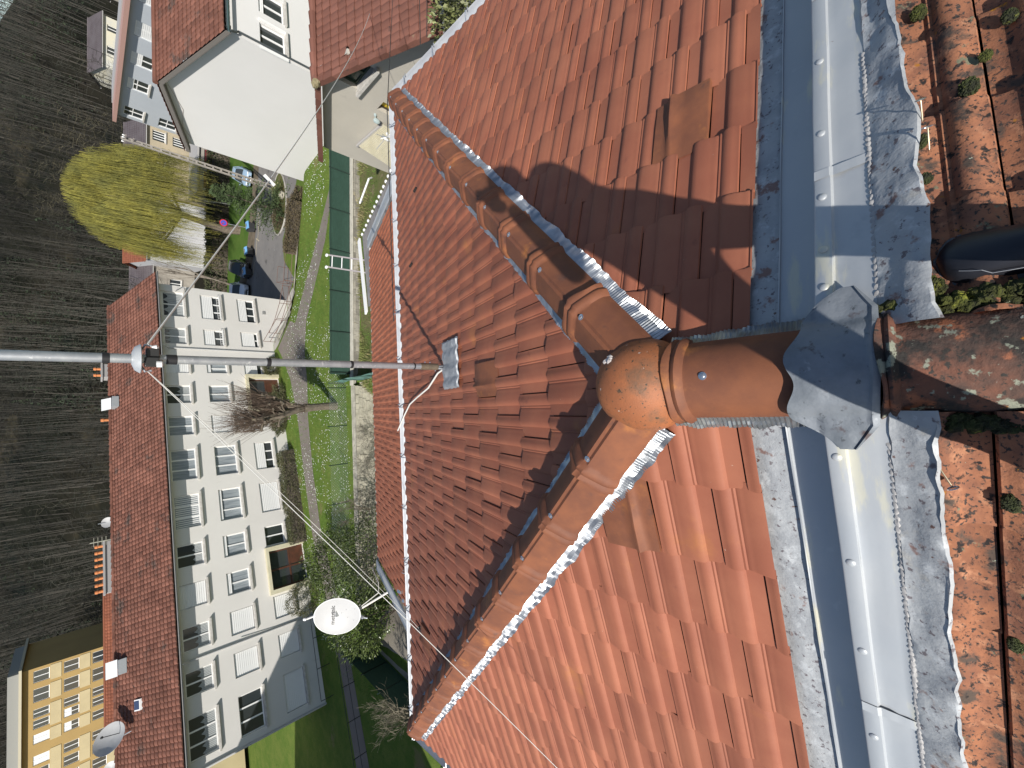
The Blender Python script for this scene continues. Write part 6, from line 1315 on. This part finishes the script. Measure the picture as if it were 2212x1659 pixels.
# stray screws lying on the roof
for (x, y, z) in ((1.55,3.9,0),(2.25,3.62,0)):
    q = MB(); zz = -SL*(y-YA)+.045; q.box((x,y,zz), (.02,.055,.014), rz=.5); tag(q.build('debris_chip', DARK, None), 'dark chip lying on the hip face near the right eave corner' if x < 2 else 'second dark chip nearer the right hip', 'debris')
# ================================================================== the photographer, mostly out of frame
SHOE = mat('shoe_black', (.016,.017,.022), .45, var=(.022,.023,.030), vs=12); SOLE = mat('shoe_sole', (.13,.14,.15), .7); JEAN = mat('dark_trousers', (.02,.023,.032), .9); COAT = mat('dark_jacket', (.03,.03,.035), .9); SKIN = mat('skin', (.45,.25,.17), .55); HAIR = mat('dark_hair', (.03,.02,.015), .8)
per = thing('person', (.05,-.42,.0), 0, 'photographer standing on the ridge: only the black shoe shows, the body casts the shadow', 'person')
def skinned(name, pts, edges, rad, m, parent, sub=2):
    me = bpy.data.meshes.new(name); inv = WM[parent.name].inverted(); me.from_pydata([inv @ Vector(p) for p in pts], edges, []); o = bpy.data.objects.new(name, me); col.objects.link(o); o.parent = parent; WM[o.name] = WM[parent.name]
    mo = o.modifiers.new('skin', 'SKIN'); 
    for v, r_ in zip(me.skin_vertices[0].data, rad): v.radius = (r_, r_) if not isinstance(r_, tuple) else r_
    me.skin_vertices[0].data[0].use_root = True
    s_ = o.modifiers.new('sub', 'SUBSURF'); s_.levels = sub; s_.render_levels = sub; me.materials.append(m); o.modifiers.new('wn', 'WEIGHTED_NORMAL'); return o
body = [(-.16,-.42,.80),(-.19,-.46,1.02),(-.20,-.50,1.20),(-.20,-.50,1.33),(-.17,-.47,1.42),(-.04,-.41,.76),(.13,-.235,.42),(.28,-.27,.05),(-.28,-.42,.76),(-.21,-.24,.42),(-.24,-.33,.03),
        (-.04,-.50,1.33),(.0,-.34,1.14),(.055,-.155,1.31),(-.38,-.48,1.33),(-.36,-.30,1.12),(-.085,-.155,1.32),(-.14,-.45,1.47)]
bed = [(0,1),(1,2),(2,3),(3,4),(0,5),(5,6),(6,7),(0,8),(8,9),(9,10),(3,11),(11,12),(12,13),(3,14),(14,15),(15,16),(4,17)]
brd = [.165,.16,.165,.15,.065,.105,.068,.05,.105,.068,.05,.09,.058,.04,.09,.058,.04,.05]
skinned('body', body, bed, brd, COAT, per)
q = MB(); hc = Vector((-.115,-.42,1.55)); q.grid(lambda u, v: hc+Vector((.078*math.cos(2*math.pi*u)*math.sin(math.pi*v), .095*math.sin(2*math.pi*u)*math.sin(math.pi*v), -.118*math.cos(math.pi*v))), 24, 16); q.blob(hc+Vector((0,.095,-.01)), .02, 1, 6, .1); q.blob(hc+Vector((.08,0,0)), .022, 1, 6, .1, (.5,1,1.3)); q.blob(hc+Vector((-.08,0,0)), .022, 1, 6, .1, (.5,1,1.3)); q.build('head', SKIN, per, smooth=True)
q = MB(); q.grid(lambda u, v: hc+Vector((0,-.012,.02))+Vector((.088*math.cos(2*math.pi*u)*math.sin(math.pi*v*.62), .103*math.sin(2*math.pi*u)*math.sin(math.pi*v*.62), .118*math.cos(math.pi*v*.62))), 24, 10); q.build('hair', HAIR, per, smooth=True)
for s_ in (1, -1):
    hp_ = Vector((-.012+s_*.082, -.100, 1.335)); skinned('hand', [hp_+Vector((-s_*.0,-.05,-.02)), hp_+Vector((-s_*.02,.01,.02)), hp_+Vector((-s_*.03,.03,.05))], [(0,1),(1,2)], [.034,.046,.040], SKIN, per, 1)
    for k in range(4): f0 = hp_+Vector((-s_*.02,.045,-.015+.022*k)); skinned('finger', [f0, f0+Vector((-s_*.03,.018,.004)), f0+Vector((-s_*.055,.006,.006))], [(0,1),(1,2)], [.009,.0085,.007], SKIN, per, 1)
    skinned('thumb', [hp_+Vector((-s_*.01,.0,.05)), hp_+Vector((-s_*.03,-.01,.07)), hp_+Vector((-s_*.055,.0,.075))], [(0,1),(1,2)], [.011,.010,.008], SKIN, per, 1)
phn = MB(); pc_ = Vector((0,0,1.4)) - F_*.012 - U2*.052; phn.box(pc_, (.147,.072,.008), rot=Matrix((-U2, R2, -F_)).transposed()); tag(phn.build('phone', BLACK, None, bev=.003), 'black phone in the hands of the photographer, just behind the viewpoint', 'phone')
# shoe: lofted last with sole, toe cap and side curve
def shoe(org, rz, parent, tilt, nm='shoe', sc=1.0):
    m3 = Matrix.Rotation(rz,3,'Z') @ Matrix.Rotation(tilt[0],3,'X') @ Matrix.Rotation(tilt[1],3,'Y'); org = Vector(org)
    secs = [(-.265,.034,.062,.08),(-.22,.040,.075,.095),(-.16,.038,.085,.11),(-.11,.043,.075,0),(-.07,.049,.062,0),(-.035,.052,.050,0),(-.012,.049,.042,0),(.006,.040,.034,0),(.018,.024,.026,0),(.023,.006,.020,0)]
    secs = [(y, w_*sc, h, q) for y, w_, h, q in secs]
    def ring(y, w_, h, z0, grow=0): return [org + m3 @ Vector(((w_+grow)*math.cos(a)*(1 if math.sin(a) < .2 else 1), y, z0 + (h if math.sin(a) > 0 else .004)*math.sin(a))) for a in [2*math.pi*k/20 for k in range(20)]]
    up_ = MB(); rows = [ring(y, w_, h, .022) for y, w_, h, _ in secs]; up_.add([v for r_ in rows for v in r_], [(i*20+j, i*20+(j+1)%20, (i+1)*20+(j+1)%20, (i+1)*20+j) for i in range(len(rows)-1) for j in range(20)]); up_.build(nm, SHOE, parent, smooth=True)
    so_ = MB(); rows = []
    out = [(y, w_+.005) for y, w_, h, _ in secs]+[(.028,.004)]
    for (zz, g_) in ((-.012,-.004),(-.008,.003),(.022,.005),(.028,-.002)):
        rows.append([org + m3 @ Vector((w_+g_, y, zz + (.010 if y > 0 else 0)*max(0,(y/.028))**2*1)) for y, w_ in out] + [org + m3 @ Vector((-(w_+g_), y, zz + (.010 if y > 0 else 0)*(y/.028)**2)) for y, w_ in reversed(out)])
    k = len(rows[0]); so_.add([v for r_ in rows for v in r_], [(i*k+j, i*k+(j+1)%k, (i+1)*k+(j+1)%k, (i+1)*k+j) for i in range(3) for j in range(k)] + [tuple(range(k))[::-1], tuple(range(3*k, 4*k))]); so_.build('shoe_sole', SOLE, parent, smooth=True)
    ln = MB(); ln.tube([org + m3 @ Vector((x_, y_, z_)) for x_, y_, z_ in ((-.052,-.12,.060),(-.0555,-.085,.062),(-.056,-.06,.060),(-.050,-.045,.068),(-.046,-.030,.063),(-.040,-.012,.058))], .0009, 4); ln.build('seam', mat('seam_grey',(.25,.26,.28),.6), parent)
    return m3
shoe((.272,-.070,-.010), R(-3), per, (R(-2), R(14)), sc=1.2)
shoe((-.22,-.33,.04), R(6), per, (R(0), R(-16)))
# dried splash of paint on the ridge ball
q = MB(); r7 = random.Random(8)
for k in range(9):
    a = .62+r7.uniform(-.10,.10); e = .86+r7.uniform(-.07,.07); d = Vector((math.cos(a)*math.cos(e)*.1675, math.sin(a)*math.cos(e)*.177, math.sin(e)*.178)); q.blob(bc+d*1.004, r7.uniform(.006,.012), k, 6, .6, (1,1,.35), 3)
q.build('paint_splash', mat('dried_paint',(.62,.56,.52),.7), house, smooth=True)
